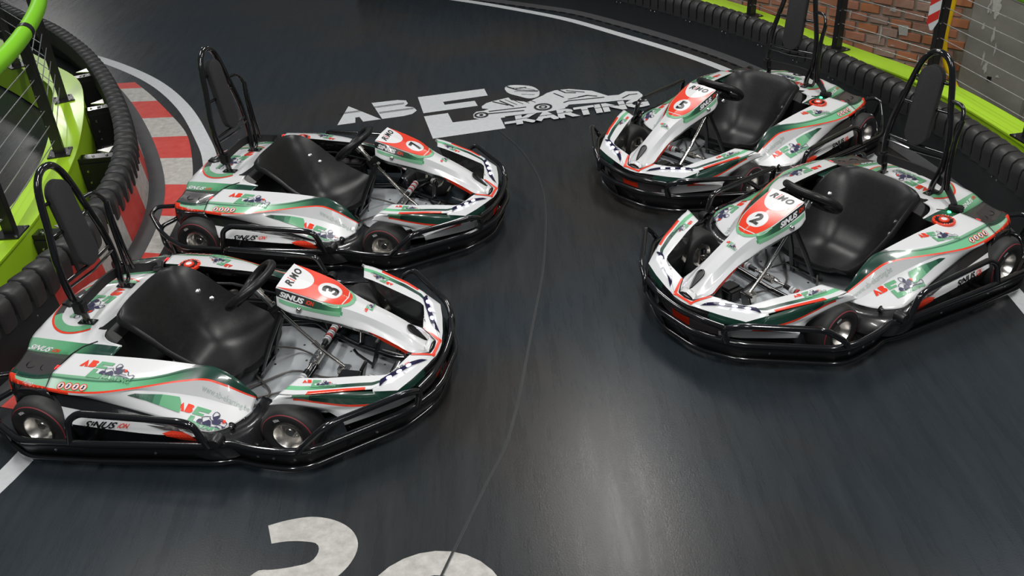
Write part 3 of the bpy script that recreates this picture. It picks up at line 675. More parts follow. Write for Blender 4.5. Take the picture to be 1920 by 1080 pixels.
        if s < 0: decal('lamp_text_print', o, bv, (.935, -.262, .30), Vector((.0078, .0150, 0)), Vector((-.0105, .0055, 0)), tx)
        else: decal('lamp_text_print', o, bv, (.968, .150, .30), Vector((-.0060, .0125, 0)), Vector((-.0105, -.0055, 0)), tx)
    return o
def make_seat(root):
    S = [(.232, .182, .205, .175, .190), (.19, .168, .190, .232, .196), (.12, .125, .14, .25, .203), (.0, .095, .04, .256, .245), (-.1, .11, -.03, .258, .283), (-.17, .17, -.10, .26, .330), (-.23, .27, -.165, .258, .385), (-.29, .385, -.245, .250, .437), (-.325, .452, -.31, .232, .452), (-.342, .476, -.338, .195, .460)]
    C = crs([(a, 0, b) for a, b, _, _, _ in S], 40); Ed = crs([(c, d, e) for _, _, c, d, e in S], 40)
    rows = []
    for i in range(40):
        c = C[i]; e = Ed[i]; row = []
        for j in range(-9, 10):
            v = j/9; a = abs(v); h = ((a-.30)/.70)**1.75 if a > .30 else 0; yy = e.y*(1-(1-a)**1.12)
            x = c.x+(e.x-c.x)*h; z = c.z+(e.z-c.z)*h
            row.append((x, math.copysign(yy, v) if j else 0, z))
        # rolled lip
        lip = lambda p, s: (p[0]-.004, p[1]+.018*s, p[2]-.016)
        row = [lip(row[0], -1)]+row+[lip(row[-1], 1)]
        rows.append(row)
    # front and top lips
    f0 = [(p[0]+.014, p[1]*.98, p[2]-.022) for p in rows[0]]; f0[0] = rows[0][0]; f0[-1] = rows[0][-1]
    f1 = [(p[0]-.016, p[1]*.98, p[2]-.012) for p in rows[-1]]; f1[0] = rows[-1][0]; f1[-1] = rows[-1][-1]; rows = [f0]+rows+[f1]
    vs = [p for r in rows for p in r]; w_ = len(rows[0]); fs = [(i*w_+j, i*w_+j+1, (i+1)*w_+j+1, (i+1)*w_+j) for i in range(len(rows)-1) for j in range(w_-1)]
    mb = MB(); mb.add(vs, fs, 'seat_plastic'); o = mb.build('seat', root, smooth=60, solid=.007); tag(o, 'moulded black plastic seat shell'); bv = bvh_of(o)
    for s in (-1, 1):
        for p in [(-.20, .30), (-.145, .255), (.165, .20)]:
            h = bv.ray_cast(Vector((p[0], 0, p[1]+.03)), Vector((0, s, 0)), .5)
            if h[0] is None: continue
            n = h[1] if h[1].y*s < 0 else -h[1]; q = MB(); c = h[0]+n*.004; t = Vector((1, 0, 0)); u = n.cross(t).normalized(); v = n.cross(u)
            vs = [c+n*.006]; 
            for r_r, hh in ((.008, .005), (.013, .003), (.013, -.001)):
                for i in range(12): a = 2*math.pi*i/12; vs.append(c+n*hh+u*r_r*math.cos(a)+v*r_r*math.sin(a))
            fs = [(0, 1+i, 1+(i+1) % 12) for i in range(12)]+[(1+k*12+i, 1+(k+1)*12+i, 1+(k+1)*12+(i+1) % 12, 1+k*12+(i+1) % 12) for k in range(2) for i in range(12)]
            q.add(vs, fs, 'steel_bolt'); q.build('seat_bolt', o)
    q = MB(); q.box((-.03, -.262, .262), (.03, .014, .008), 'red_print', bev=.002); q.build('seat_catch', root)
    return o
def make_wheel(root, front, s):
    if front: c = (.546, .455*s, .13); rr, hw = .13, .062; rl = .063
    else: c = (-.546, .555*s, .14); rr, hw = .14, .092; rl = .066
    mb = MB()
    prof = [(rl, -hw*.85), (rl+.02, -hw), (rr-.018, -hw), (rr-.004, -hw+.014), (rr, -hw+.035), (rr, hw-.035), (rr-.004, hw-.014), (rr-.018, hw-.001), (rr-.03, hw+.002), (rl+.02, hw+.001), (rl, hw*.9)]
    mb.lathe(prof, 'tyre_rubber', c=c, seg=40, sgn=s)
    mb.lathe([(rr-.0155, hw-.0030), (rr-.0185, hw+.0006)], 'tyre_line', c=c, seg=40, sgn=s)
    t = mb.build('front_tyre' if front else 'rear_tyre', root, smooth=50)
    r = MB()
    r.lathe([(rl+.002, hw*.88), (rl+.004, hw+.002), (rl-.001, hw+.003), (rl-.004, hw-.003), (rl-.010, hw-.030), (rl-.016, hw-.048), (.028, hw-.050), (.022, hw-.026), (.018, hw-.022), (0, hw-.022)], 'rim_metal', c=c, seg=32, sgn=s)
    r.lathe([(rl, -hw*.85), (rl-.008, -hw*.5), (.02, -hw*.4), (.02, -hw*.9), (0, -hw*.9)], 'rim_metal', c=c, seg=24, sgn=s)
    for k in range(5):
        a = 2*math.pi*k/5; r.lathe([(0, .006), (.005, .005), (.006, 0)], 'steel_bolt', c=(c[0]+.036*math.cos(a), c[1]+(hw-.050)*s, c[2]+.036*math.sin(a)), seg=6, sgn=s)
    r.build('wheel_rim', t, smooth=35)
    tx = text2('BEBA', 'white_print', .03, 0, -.5, 0, 1., 1.); sh = []
    vs = []
    for x, y in tx[0]:
        a = R(112 if front else 118)-x*.32; q = rr-.046+y*.013; vs.append((q*math.cos(a), q*math.sin(a)))
    dx = 1 if s < 0 else -1
    decal('tyre_print', t, None, (c[0], c[1]+(hw+.001)*s, c[2]), Vector((dx, 0, 0)), Vector((0, 0, 1)), [(vs, tx[1], tx[2])], off=.0022)
def tubes(name, root, paths, rad, mat='gloss_tube', seg=8, fil=.03):
    mb = MB()
    for p in paths: mb.tube(fillet(p, fil), rad, mat, seg)
    return mb.build(name, root, smooth=60)
def mir(p): return [(a, -b, c) for a, b, c in p]
def make_bumper(root):
    H = .165
    half = [(-.70, .675, H), (-.56, .745, H), (-.25, .722, H), (.27, .655, H), (.345, .625, H), (.45, .645, H), (.60, .645, H), (.70, .615, H), (1.015, .325, H), (1.085, .19, H), (1.108, .11, H)]
    low = [(a-(.03 if a > .6 else .0), b-.02, .055) for a, b, _ in half]
    mb = MB()
    mb.tube(fillet(half+mir(half)[::-1], .05), .0155, 'gloss_tube', 8)
    mb.tube(fillet(low+mir(low)[::-1], .05), .0145, 'gloss_tube', 8)
    mb.build('bumper_rail', root, smooth=60)
    sk = MB()
    for s in (-1, 1):
        a = lin([(x, (y-.008)*s, H-.012) for x, y, z in half], 60); b = lin([(x-(.03 if x > .6 else 0), (y-.03)*s, .06) for x, y, z in half], 60)
        vs = [v for pr in zip(a, b) for v in pr]; sk.add(vs, [(2*i, 2*i+2, 2*i+3, 2*i+1) for i in range(59)], 'black_plastic')
    a, b = [(1.10, .11, H-.012), (1.10, -.11, H-.012)], [(1.07, .09, .06), (1.07, -.09, .06)]
    sk.add(a+b, [(0, 1, 3, 2)], 'black_plastic')
    sk.build('bumper_skirt', root, smooth=30, solid=.006)
    bo = MB()
    for s in (-1, 1):
        for x, y in ((.46, .628), (.53, .630), (.62, .624), (.90, .41), (-.42, .72), (-.62, .70), (.02, .675)):
            bo.lathe([(0, .004), (.006, .003), (.007, 0)], 'steel_bolt', c=(x, y*s, .11), seg=8, sgn=s)
    tag(bo.build('bumper_bolt', root), kind='stuff')
    for s in (-1, 1):
        lp = [(.650, .640, H), (.690, .640, .215), (.775, .600, .290), (1.02, .345, .276), (1.062, .262, .235), (1.045, .285, .165)]
        tubes('front_side_loop', root, [sy(lp, s)], .0145, fil=.045)
        sl = [(-.325, .728, H), (-.318, .705, .270), (-.28, .683, .292), (.175, .668, .292), (.225, .668, .280), (.27, .665, .165)]
        tubes('side_loop', root, [sy(sl, s)], .0155, fil=.04)
        rb = [(-.70, .675, H), (-.80, .615, .185), (-.885, .545, .25), (-.865, .50, .275), (-.77, .40, .24)]
        rb2 = [(-.70, .650, .055), (-.80, .60, .07), (-.87, .52, .15), (-.80, .44, .17), (-.76, .42, .20)]
        tubes('rear_corner_loop', root, [sy(rb, s), sy(rb2, s), sy([(-.70, .675, .165), (-.70, .65, .055)], s), sy([(-.885, .545, .25), (-.87, .52, .15)], s)], .0135, fil=.04)
        k = MB(); k.lathe([(0, .03), (.022, .028), (.028, .015), (.028, -.02)], 'black_plastic', c=(.30, .640*s, .185), seg=14, sgn=s); k.lathe([(0, .012), (.02, .01), (.026, 0)], 'black_plastic', c=(.235, .648*s, .20), seg=12, sgn=s); k.build('bumper_bush', root)
    tubes('front_top_bar', root, [[(1.052, .262, .240), (1.085, .16, .240), (1.090, .035, .228), (1.090, -.035, .228), (1.085, -.16, .240), (1.052, -.262, .240)], [(1.05, .262, .24), (1.05, .27, .165)], [(1.05, -.262, .24), (1.05, -.27, .165)]], .0145, fil=.04)
    tubes('rear_bumper_bar', root, [[(-.77, .40, .24), (-.875, .30, .20), (-.875, -.30, .20), (-.77, -.40, .24)], [(-.76, .42, .20), (-.865, .30, .11), (-.865, -.30, .11), (-.76, -.42, .20)]], .012)
def make_hoop(root):
    def leg(s): return [(-.557, .155, .335), (-.562, .150, .40), (-.573, .174, .50), (-.592, .172, .66), (-.612, .128, .85), (-.624, .104, .95), (-.632, .078, 1.02), (-.635, .040, 1.06), (-.636, 0, 1.070)]
    L = leg(1); full = crs(L+mir(L)[::-1][1:], 70)
    mb = MB(); mb.tube(full, .0165, 'gloss_tube', 10)
    for z, x, y in ((.93, -.622, .108), (.79, -.606, .142), (.585, -.583, .172)):
        mb.tube([(x, -y, z), (x+.012, 0, z-.0), (x, y, z)], .009, 'gloss_tube', 6)
    mb.tube([(-.573, -.172, .56), (-.560, 0, .555), (-.573, .172, .56)], .007, 'gloss_tube', 6)
    h = mb.build('roll_hoop', root, smooth=60)
    tubes('belt_guide_bar', root, [[(-.612, .126, .855), (-.60, .205, .852), (-.575, .232, .80), (-.572, .215, .70), (-.562, .212, .53), (-.562, .215, .42), (-.560, .205, .378), (-.56, .165, .368)], [(-.573, .238, .79), (-.563, .226, .70), (-.552, .232, .53), (-.548, .245, .42)]], .0105, fil=.04)
    for s in (-1, 1):
        f = MB(); f.box((-.550, .158*s, .371), (.085, .042, .006), 'gloss_tube', bev=.002)
        for dx in (-.028, .030): f.lathe([(0, .007), (.006, .006), (.008, 0)], 'steel_bolt', c=(-.550+dx, .158*s, .374), axis='z', seg=8)
        f.build('hoop_foot', root)
    # pad: stadium shaped foam
    pts = []; hw = .066
    for i in range(17): a = math.pi*i/16; pts.append((hw*math.cos(a), .94+hw*math.sin(a)))
    for i in range(17): a = math.pi+math.pi*i/16; pts.append((hw*math.cos(a), .655+hw*math.sin(a)))
    def X(z): return -.545-.13*(z-.59)
    n = len(pts); vs = []
    for off, sc in ((.0, .93), (-.004, 1.0), (-.036, 1.0), (-.040, .95)):
        for y, z in pts: vs.append((X(z)+off, y*sc, .7975+(z-.7975)*(1-(1-sc)*.3)))
    fs = [(k*n+i, k*n+(i+1) % n, (k+1)*n+(i+1) % n, (k+1)*n+i) for k in range(3) for i in range(n)]+[tuple(range(n)), tuple(range(3*n, 4*n))]
    p = MB(); p.add(vs, fs, 'foam_pad'); o = p.build('back_pad', root, smooth=40); tag(o, 'dark grey foam back pad')
    b = MB(); pth = crs([(-.56, -.175, .460), (-.575, -.05, .455), (-.59, .10, .445), (-.58, .20, .43), (-.53, .29, .395), (-.49, .345, .372)], 16)
    vs = []
    for q in pth: vs += [q+Vector((.006, 0, .024)), q+Vector((.006, 0, -.024)), q+Vector((-.006, 0, -.024)), q+Vector((-.006, 0, .024))]
    b.add(vs, [(4*i+j, 4*i+(j+1) % 4, 4*i+4+(j+1) % 4, 4*i+4+j) for i in range(15) for j in range(4)]+[(0, 1, 2, 3), (60, 61, 62, 63)], 'strap_black')
    b.box((-.56, -.165, .455), (.06, .05, .075), 'black_plastic', bev=.012); b.box((-.485, .35, .372), (.05, .075, .026), 'black_plastic', rot=Matrix.Rotation(.5, 3, 'Z'), bev=.006)
    b.build('lap_belt', root, smooth=40)
def make_running_gear(root):
    pan = MB(); half = [(.86, .13), (.74, .17), (.60, .25), (.46, .27), (.40, .36), (.10, .385), (-.30, .34)]
    out = half+[(x, -y) for x, y in half[::-1]]; n = len(out)
    pan.add([(x, y, .050) for x, y in out]+[(x, y, .044) for x, y in out], [tuple(range(n)), tuple(range(n, 2*n))]+[(i, (i+1) % n, n+(i+1) % n, n+i) for i in range(n)], 'pan_alu')
    p = pan.build('floor_pan', root, smooth=0); tag(p, 'pale grey metal floor pan')
    rv = MB()
    for x, y in ((.75, .12), (.70, -.14), (.55, .20), (.50, -.2), (.42, .30), (.38, -.31), (.30, .22), (.25, -.25), (.22, .05), (.36, .1), (.62, .02)): rv.lathe([(0, .003), (.006, .002), (.007, 0)], 'steel_bolt', c=(x, y, .050), axis='z', seg=8)
    tag(rv.build('pan_rivet', root), kind='stuff')
    fr = []
    for s in (-1, 1):
        fr.append(sy([(-.72, .28, .08), (-.1, .33, .075), (.30, .39, .075), (.43, .30, .075), (.60, .22, .07), (.80, .14, .08), (1.0, .13, .10)], s))
        fr.append(sy([(.43, .30, .085), (.50, .37, .11), (.555, .385, .13)], s)); fr.append(sy([(.60, .22, .085), (.57, .33, .12), (.555, .385, .13)], s))
        fr.append(sy([(.30, .39, .075), (.30, .55, .10), (.30, .63, .14)], s)); fr.append(sy([(-.30, .33, .075), (-.30, .60, .11), (-.30, .71, .12)], s))
    fr.append([(.43, .30, .075), (.44, 0, .070), (.43, -.30, .075)]); fr.append([(1.0, .13, .10), (1.02, 0, .10), (1.0, -.13, .10)])
    for s in (-1, 1): fr.append(sy([(.98, .13, .10), (1.06, .16, .15)], s)); fr.append(sy([(.80, .14, .08), (.80, .50, .12)], s))
    tubes('chassis_frame', root, fr, .0145)
    tubes('rear_axle', root, [[(-.546, -.50, .14), (-.546, .50, .14)]], .018, 'chrome')
    for s in (-1, 1):
        a = MB(); a.tube([(.555, .36*s, .13), (.546, .42*s, .13)], .022, 'chrome', 10); a.tube([(.555, .385*s, .08), (.553, .385*s, .18)], .014, 'gloss_tube', 8); a.box((.548, .395*s, .13), (.05, .02, .09), 'steel_bolt', bev=.004); a.tube([(.555, .385*s, .14), (.50, .36*s, .14), (.455, .345*s, .135)], .009, 'gloss_tube', 6)
        a.build('stub_axle', root)
    st = MB(); st.tube([(.225, 0, .525), (.30, 0, .435), (.345, 0, .384)], .013, 'chrome', 10); st.tube([(.345, 0, .384), (.505, 0, .20), (.60, 0, .115)], .0095, 'chrome', 10)
    st.tube([(.30, 0, .435), (.325, 0, .407)], .019, 'chrome', 10); st.tube([(.47, 0, .24), (.49, 0, .215)], .014, 'chrome', 10)
    st.build('steering_column', root)
    sb = MB(); 
    for s in (-1, 1): sb.tube([(.345, .02*s, .40), (.27, .045*s, .24), (.20, .075*s, .065)], .014, 'black_plastic', 8)
    sb.tube([(.38, 0, .46), (.30, 0, .405), (.33, 0, .36)], .024, 'black_plastic', 8); sb.box((.395, 0, .525), (.02, .16, .06), 'black_plastic', rot=Matrix.Rotation(.3, 3, 'Y'), bev=.006); sb.box((.39, 0, .46), (.07, .06, .07), 'black_plastic', bev=.01)
    sb.tube([(.22, -.10, .10), (.22, .10, .10)], .009, 'gloss_tube', 6)
    sb.build('steering_stand', root)
    # steering wheel
    c = Vector((.232, 0, .512)); ax = Vector((-.64, 0, .77)).normalized(); e1 = Vector((0, 1, 0)); e2 = ax.cross(e1).normalized()
    if e2.x < 0: e2 = -e2
    pts = []
    for i in range(40):
        a = 2*math.pi*i/40; y = .150*math.cos(a); v = .118*math.sin(a)
        if v < -.085: v = -.085+(v+.085)*.25
        if v > .10: v = .10+(v-.10)*.35
        pts.append(c+e1*y+e2*v+ax*(.010+.018*math.cos(a)**2))
    w_ = MB(); w_.tube(pts, .0195, 'seat_plastic', 10, True)
    for a in (0, math.pi, -math.pi/2):
        e = c+e1*(.14*math.cos(a))+e2*(.085*math.sin(a))+ax*.008; q = c+e1*(.03*math.cos(a))+e2*(.03*math.sin(a)); d = (e-q); t = ax.cross(d).normalized()*.020
        w_.add([q-t, q+t, e+t*.8, e-t*.8, q-t-ax*.008, q+t-ax*.008, e+t*.8-ax*.008, e-t*.8-ax*.008], [(0, 1, 2, 3), (7, 6, 5, 4), (0, 4, 5, 1), (1, 5, 6, 2), (2, 6, 7, 3), (3, 7, 4, 0)], 'seat_plastic')
    rot = Matrix((e1, e2, ax)).transposed(); w_.box(c+ax*.006, (.19, .115, .026), 'seat_plastic', rot=rot, bev=.012)
    sw = w_.build('steering_wheel', root, smooth=50)
    hb = MB(); hb.tube([c-ax*.042, c-ax*.004], .023, 'chrome', 12)
    for i in range(3): a = 2*math.pi*i/3+.5; hb.tube([c-ax*.004+e1*.033*math.cos(a)+e2*.033*math.sin(a), c-ax*.012+e1*.033*math.cos(a)+e2*.033*math.sin(a)], .006, 'steel_bolt', 8)
    hb.build('wheel_hub', sw)
    for s in (-1, 1):
        t = MB(); a = Vector((.468, .02*s, .155)); b = Vector((.452, .345*s, .135)); t.tube([a, b], .0075, 'chrome', 8); t.tube([a, a.lerp(b, .12)], .013, 'steel_bolt', 8)
        sp = []; 
        for i in range(72): u = .42+.42*i/72; an = i*.95; p = a.lerp(b, u); sp.append(p+Vector((math.cos(an)*.0155, 0, math.sin(an)*.0155)))
        t.tube([a.lerp(b, .24), a.lerp(b, .36)], .0125, 'black_plastic', 8)
        for k in range(10):
            u = .36+k*.052; t.tube([a.lerp(b, u), a.lerp(b, u+.03)], .0190, ('white_print', 'white_print', 'spring_red')[k % 3], 10)
        t.tube([a.lerp(b, .42), a.lerp(b, .88)], .012, 'black_plastic', 8)
        t.build('tie_rod', root, smooth=50)
    h = MB(); h.box((.475, 0, .155), (.045, .09, .02), 'chrome', bev=.004)
    for y in (-.03, 0, .03): h.lathe([(0, .022), (.008, .02), (.009, 0)], 'steel_bolt', c=(.475, y, .155), axis='z', seg=8)
    h.box((.60, 0, .09), (.06, .05, .05), 'chrome', bev=.006); h.build('steering_arm', root)
    e = MB(); e.box((.650, -.085, .098), (.095, .105, .060), 'black_plastic', bev=.006); e.box((.650, -.085, .131), (.080, .05, .010), 'black_plastic', bev=.002); e.build('control_box', root)
    for s in (-1, 1):
        pd = MB(); pd.add([(.70, .07*s, .06), (.70, .135*s, .06), (.745, .13*s, .21), (.745, .075*s, .21), (.71, .07*s, .06), (.71, .135*s, .06), (.755, .13*s, .21), (.755, .075*s, .21)], [(0, 1, 2, 3), (7, 6, 5, 4), (0, 4, 5, 1), (1, 5, 6, 2), (2, 6, 7, 3), (3, 7, 4, 0)], 'black_plastic')
        pd.tube([(.70, .10*s, .06), (.62, .12*s, .10), (.60, .13*s, .12)], .007, 'gloss_tube', 6); pd.tube([(.76, .10*s, .16), (.88, .10*s, .13)], .006, 'chrome', 6)
        pd.tube([(.745, .07*s, .213), (.745, .14*s, .213)], .006, 'chrome', 6); pd.build('pedal', root)
    br = MB(); br.lathe([(0, .05), (.022, .05), (.024, 0), (.024, -.02)], 'steel_bolt', c=(.86, -.02, .13), seg=12); br.box((.88, .02, .11), (.09, .06, .05), 'chrome', bev=.008); br.tube([(.84, -.06, .10), (.90, -.08, .16), (.93, -.06, .13)], .008, 'chrome', 6); br.box((.90, .09, .12), (.06, .05, .08), 'grey_plastic', bev=.01)
    br.build('brake_cylinder', root)
    cb = MB()
    for p in [[(.16, -.30, .07), (.24, -.22, .062), (.42, -.13, .060), (.60, -.10, .062), (.66, -.14, .08)], [(.14, -.24, .09), (.22, -.12, .065), (.34, .0, .062), (.50, -.03, .064), (.60, -.04, .08)], [(.20, -.10, .10), (.30, -.18, .062), (.26, -.28, .062), (.15, -.33, .07)], [(.22, .10, .12), (.30, .16, .07), (.40, .12, .062), (.46, .02, .07)]]:
        cb.tube(crs(p, 16), .0055, 'cable_grey', 6)
    cb.build('cable', root, smooth=60)
    for s in (-1, 1):
        bb = MB(); bb.box((-.10, .345*s, .15), (.40, .085, .18), 'black_plastic', bev=.012)
        for k in range(5): bb.lathe([(0, .004), (.020, .004), (.026, .010), (.028, 0)], 'grey_plastic', c=(-.24+k*.07, .345*s, .24), axis='z', seg=14)
        bb.build('battery_case', root)
    wi = MB(); wi.tube([(-.25, .33, .30), (-.10, .36, .29), (.12, .36, .25)], .008, 'gloss_tube', 6); wi.build('seat_stay', root)
def make_kart():
    root = empty('racing_kart')
    for s in (-1, 1): make_pod(s, root)
    make_tail(root); nose = make_nose(root); make_spoiler(root); make_seat(root)
    for f in (True, False):
        for s in (-1, 1): make_wheel(root, f, s)
    make_bumper(root); make_hoop(root); make_running_gear(root)
    return root
KARTS = [('3', -1.38119, 3.58652, -13.622, 'white racing kart number 3 parked nearest at left with raised roll hoop'),
         ('7', -1.09027, 5.15821, -16.184, 'white racing kart number 7 parked just behind kart number 3'),
         ('2', 1.69856, 4.17780, 212.001, 'white racing kart number 2 parked nearest at right'),
         ('5', 1.56985, 5.76534, 220.678, 'white racing kart number 5 parked behind kart number 2 beside the brick wall')]
proto = make_kart(); allk = [proto]+[copy_tree(proto) for _ in range(3)]
for k, (dg, x, y, a, lab) in zip(allk, KARTS):
    k.location = (x, y, 0); k.rotation_euler = (0, 0, R(a)); tag(k, lab, 'kart', 'parked electric karts')
    nose = [c for c in k.children if c.name.startswith('nose_fairing')][0]; make_number(nose, dg)

# ------------------------------------------------------------------ floor and paint
def flat(name, pts, z, mat, parent=None, h=.0):
    mb = MB(); n = len(pts)
    if h: mb.add([(x, y, z+h) for x, y in pts]+[(x, y, z) for x, y in pts], [tuple(range(n)), tuple(range(n, 2*n))]+[(i, (i+1) % n, n+(i+1) % n, n+i) for i in range(n)], mat)
    else: mb.add([(x, y, z) for x, y in pts], [tuple(range(n))], mat)
    return mb.build(name, parent, smooth=0, merge=0)
def smooth2(pts, n): return [(p.x, p.y) for p in crs([(a, b, 0) for a, b in pts], n)]
def offset(path, d):
    out = []
    for i, p in enumerate(path):
        a = Vector(path[max(0, i-1)][:2]); b = Vector(path[min(len(path)-1, i+1)][:2]); t = (b-a).normalized(); out.append((p[0]-t.y*d, p[1]+t.x*d))
    return out
def ribbon(name, path, w, z, mat, parent=None, h=.0015):
    a = offset(path, w/2); b = offset(path, -w/2); mb = MB(); n = len(path)
    vs = [(x, y, z+h) for x, y in a]+[(x, y, z+h) for x, y in b]; mb.add(vs, [(i, i+1, n+i+1, n+i) for i in range(n-1)], mat)
    return mb.build(name, parent, smooth=0, merge=0)
RB = smooth2([(-1.6, 11.0), (-.5, 10.45), (.529, 9.724), (.862, 9.449), (1.219, 9.01), (1.622, 8.448), (1.988, 7.851), (2.25, 7.30), (2.48, 6.62), (2.68, 5.95), (2.80, 5.37), (2.86, 4.80), (2.87, 4.3), (2.84, 3.7), (2.74, 3.0), (2.55, 2.2)], 130)
LB = smooth2([(-6.8, 11.3), (-5.6, 10.35), (-4.72, 9.40), (-4.23, 8.90), (-3.85, 8.42), (-3.45, 7.83), (-3.06, 7.14), (-2.69, 6.36), (-2.47, 5.78), (-2.37, 5.35), (-2.33, 4.95), (-2.33, 4.45), (-2.39, 4.12), (-2.48, 3.75), (-2.62, 3.3), (-2.85, 2.7)], 130)
fl = flat('floor', [(-14, -3), (2.2, -3)]+[(x+.02, y) for x, y in [(2.6, 2.1)]]+[(x+.30, y+.05) for x, y in RB[::-1][4::6]]+[(-3, 30), (-14, 30)], 0, 'floor'); tag(fl, kind='structure')
lf = flat('lower_floor', [(-3, -3), (12, -3), (12, 30), (-3, 30)], -.85, 'apron_grey'); tag(lf, kind='structure')
# painted lines
def marking(o, label, group=None): return tag(o, label, 'floor marking', group)
rl = smooth2([(-2.2, 11.35), (-1.2, 10.75), (-.333, 10.14), (.28, 9.62), (.71, 9.20), (1.17, 8.59), (1.63, 7.93), (1.96, 7.33), (2.20, 6.65), (2.39, 5.90), (2.49, 5.25), (2.53, 4.6), (2.56, 3.95), (2.52, 3.3), (2.42, 2.6)], 90)
marking(ribbon('track_edge_line', rl, .085, .0, 'line_white'), 'white painted edge line curving along the right barrier behind karts 5 and 2')
ll = smooth2([(-4.3, 9.2), (-3.62, 8.62), (-3.06, 8.01), (-2.62, 7.33), (-2.29, 6.63), (-2.14, 6.25), (-2.02, 5.75), (-1.97, 5.1), (-1.97, 4.4), (-2.03, 3.8), (-2.14, 3.2), (-2.20, 2.95), (-2.45, 2.3)], 90)
marking(ribbon('track_edge_line', ll, .105, .0, 'line_white'), 'white painted edge line curving outside the red and white kerb at left')
# red and white kerb stripes
kin = smooth2([(-3.62, 8.12), (-3.26, 7.62), (-2.95, 7.06), (-2.71, 6.55), (-2.55, 6.10), (-2.46, 5.70), (-2.41, 5.25), (-2.40, 4.8), (-2.42, 4.4), (-2.48, 4.0), (-2.6, 3.5)], 200)
kou = smooth2([(-3.30, 8.12), (-3.02, 7.72), (-2.72, 7.24), (-2.44, 6.74), (-2.265, 6.24), (-2.165, 5.85), (-2.11, 5.35), (-2.09, 4.8), (-2.11, 4.35), (-2.17, 3.9), (-2.30, 3.4)], 200)
kerb = empty('kerb', (0, 0, 0)); tag(kerb, 'red and white striped kerb painted along the foot of the left barrier', 'kerb')
cuts = [3, 11, 28, 47, 66, 84, 103, 122, 141, 160, 180, 199]
for i, (a, b) in enumerate(zip(cuts, cuts[1:])):
    po = kou[a:b+1]+kin[a:b+1][::-1]; flat('kerb_stripe', [(x, y) for x, y in po], .0005, 'kerb_red' if i % 2 == 0 else 'kerb_white', kerb, h=.002)
# logo on the floor
lg = club_logo('line_white', 'line_white', 'line_white', 'line_white', gap='floor', lw=.012)
o = decal('floor_logo', None, None, (-1.272, 6.737, 0), Vector((math.cos(R(12)), math.sin(R(12)), 0)), Vector((-math.sin(R(12)), math.cos(R(12)), 0)), lg, off=.0012, sub=9); marking(o, 'large white painted club logo with kart drawing on the dark floor')
c2 = lambda q, n: [(v.x, v.y) for v in crs([(a, b, 0) for a, b in q], n)]
two = c2([(-1.007, 2.585), (-.93, 2.608), (-.834, 2.617), (-.74, 2.588), (-.67, 2.53), (-.641, 2.455), (-.66, 2.37), (-.72, 2.29), (-.80, 2.22)], 40)+[(-.62, 2.215), (-.62, 2.09), (-1.1, 2.12), (-1.1, 2.20)]+c2([(-1.025, 2.339), (-1.0, 2.362), (-.95, 2.362), (-.871, 2.371), (-.81, 2.39), (-.788, 2.438), (-.80, 2.475), (-.86, 2.493), (-.92, 2.497), (-.976, 2.49)], 30)
o = decal('floor_numeral', None, None, (0, 0, 0), Vector((1, 0, 0)), Vector((0, 1, 0)), [poly(two, 'kerb_white')], off=.0012, sub=9); marking(o, 'worn white painted curved numeral cut by the bottom edge of the view')
rd = [ring(-.345, 2.12, .17, .285, 'kerb_white', sx=.95)]
o = decal('floor_numeral', None, None, (0, 0, 0), Vector((1, 0, 0)), Vector((0, 1, 0)), rd, off=.0012, sub=9); marking(o, 'white painted round numeral crossed by the floor seam')
seam = smooth2([(-.42, 2.0), (-.315, 2.298), (-.145, 2.764), (-.063, 2.983), (.099, 3.902), (.193, 4.545), (.231, 5.445), (.12, 6.05), (-.028, 6.435)], 60)
o = ribbon('seam_strip', seam, .010, .0, 'skirt_black', fl, h=.0017); o2 = ribbon('seam_strip', offset(seam, -.007), .0018, .0, 'apron_grey', fl, h=.0018)

# ------------------------------------------------------------------ barriers
def frame_at(path, i):
    a = Vector((*path[max(0, i-1)], 0)); b = Vector((*path[min(len(path)-1, i+1)], 0)); t = (b-a).normalized(); return Vector((*path[i], 0)), t, Vector((-t.y, t.x, 0))
def block_mesh(pitch, out, g=1):
    """moulded rubber block: rounded top, sloping track face; x along, y = outwards to the track"""
    prof = [(.015, .205), (.020, .30), (.012, .345), (-.015, .368), (-.075, .370), (-.105, .355), (-.110, .22), (-.08, .20)]
    bm = bmesh.new(); rows = []
    for x, k in ((-pitch*.46*g, -.026), (-pitch*.44*g, -.006), (-pitch*.1, .003), (pitch*.28*g, .007), (pitch*.37*g, -.004), (pitch*.39*g, -.026)):
        rows.append([bm.verts.new((x, (y+(k if y > -.05 else 0))*1, z+(k*.5 if z > .3 else 0))) for y, z in prof])
    n = len(prof)
    for r, q in zip(rows, rows[1:]):
        for j in range(n): bm.faces.new((r[j], r[(j+1) % n], q[(j+1) % n], q[j]))
    bm.faces.new(rows[0]); bm.faces.new(rows[-1][::-1]); bmesh.ops.recalc_face_normals(bm, faces=bm.faces)
    me = bpy.data.meshes.new('tread_block'); bm.to_mesh(me); bm.free(); me.materials.append(MATS['barrier_rubber']); me.shade_smooth(); me.set_sharp_from_angle(angle=R(40)); return me
def arc_pts(path, pitch):
    P = np.array(path); d = np.r_[0, np.cumsum(np.linalg.norm(np.diff(P, axis=0), axis=1))]; n = int(d[-1]/pitch); t = (np.arange(n)+.5)*pitch
    return [(float(np.interp(q, d, P[:, 0])), float(np.interp(q, d, P[:, 1])), math.atan2(float(np.interp(q+.03, d, P[:, 1])-np.interp(q-.03, d, P[:, 1])), float(np.interp(q+.03, d, P[:, 0])-np.interp(q-.03, d, P[:, 0])))) for q in t]
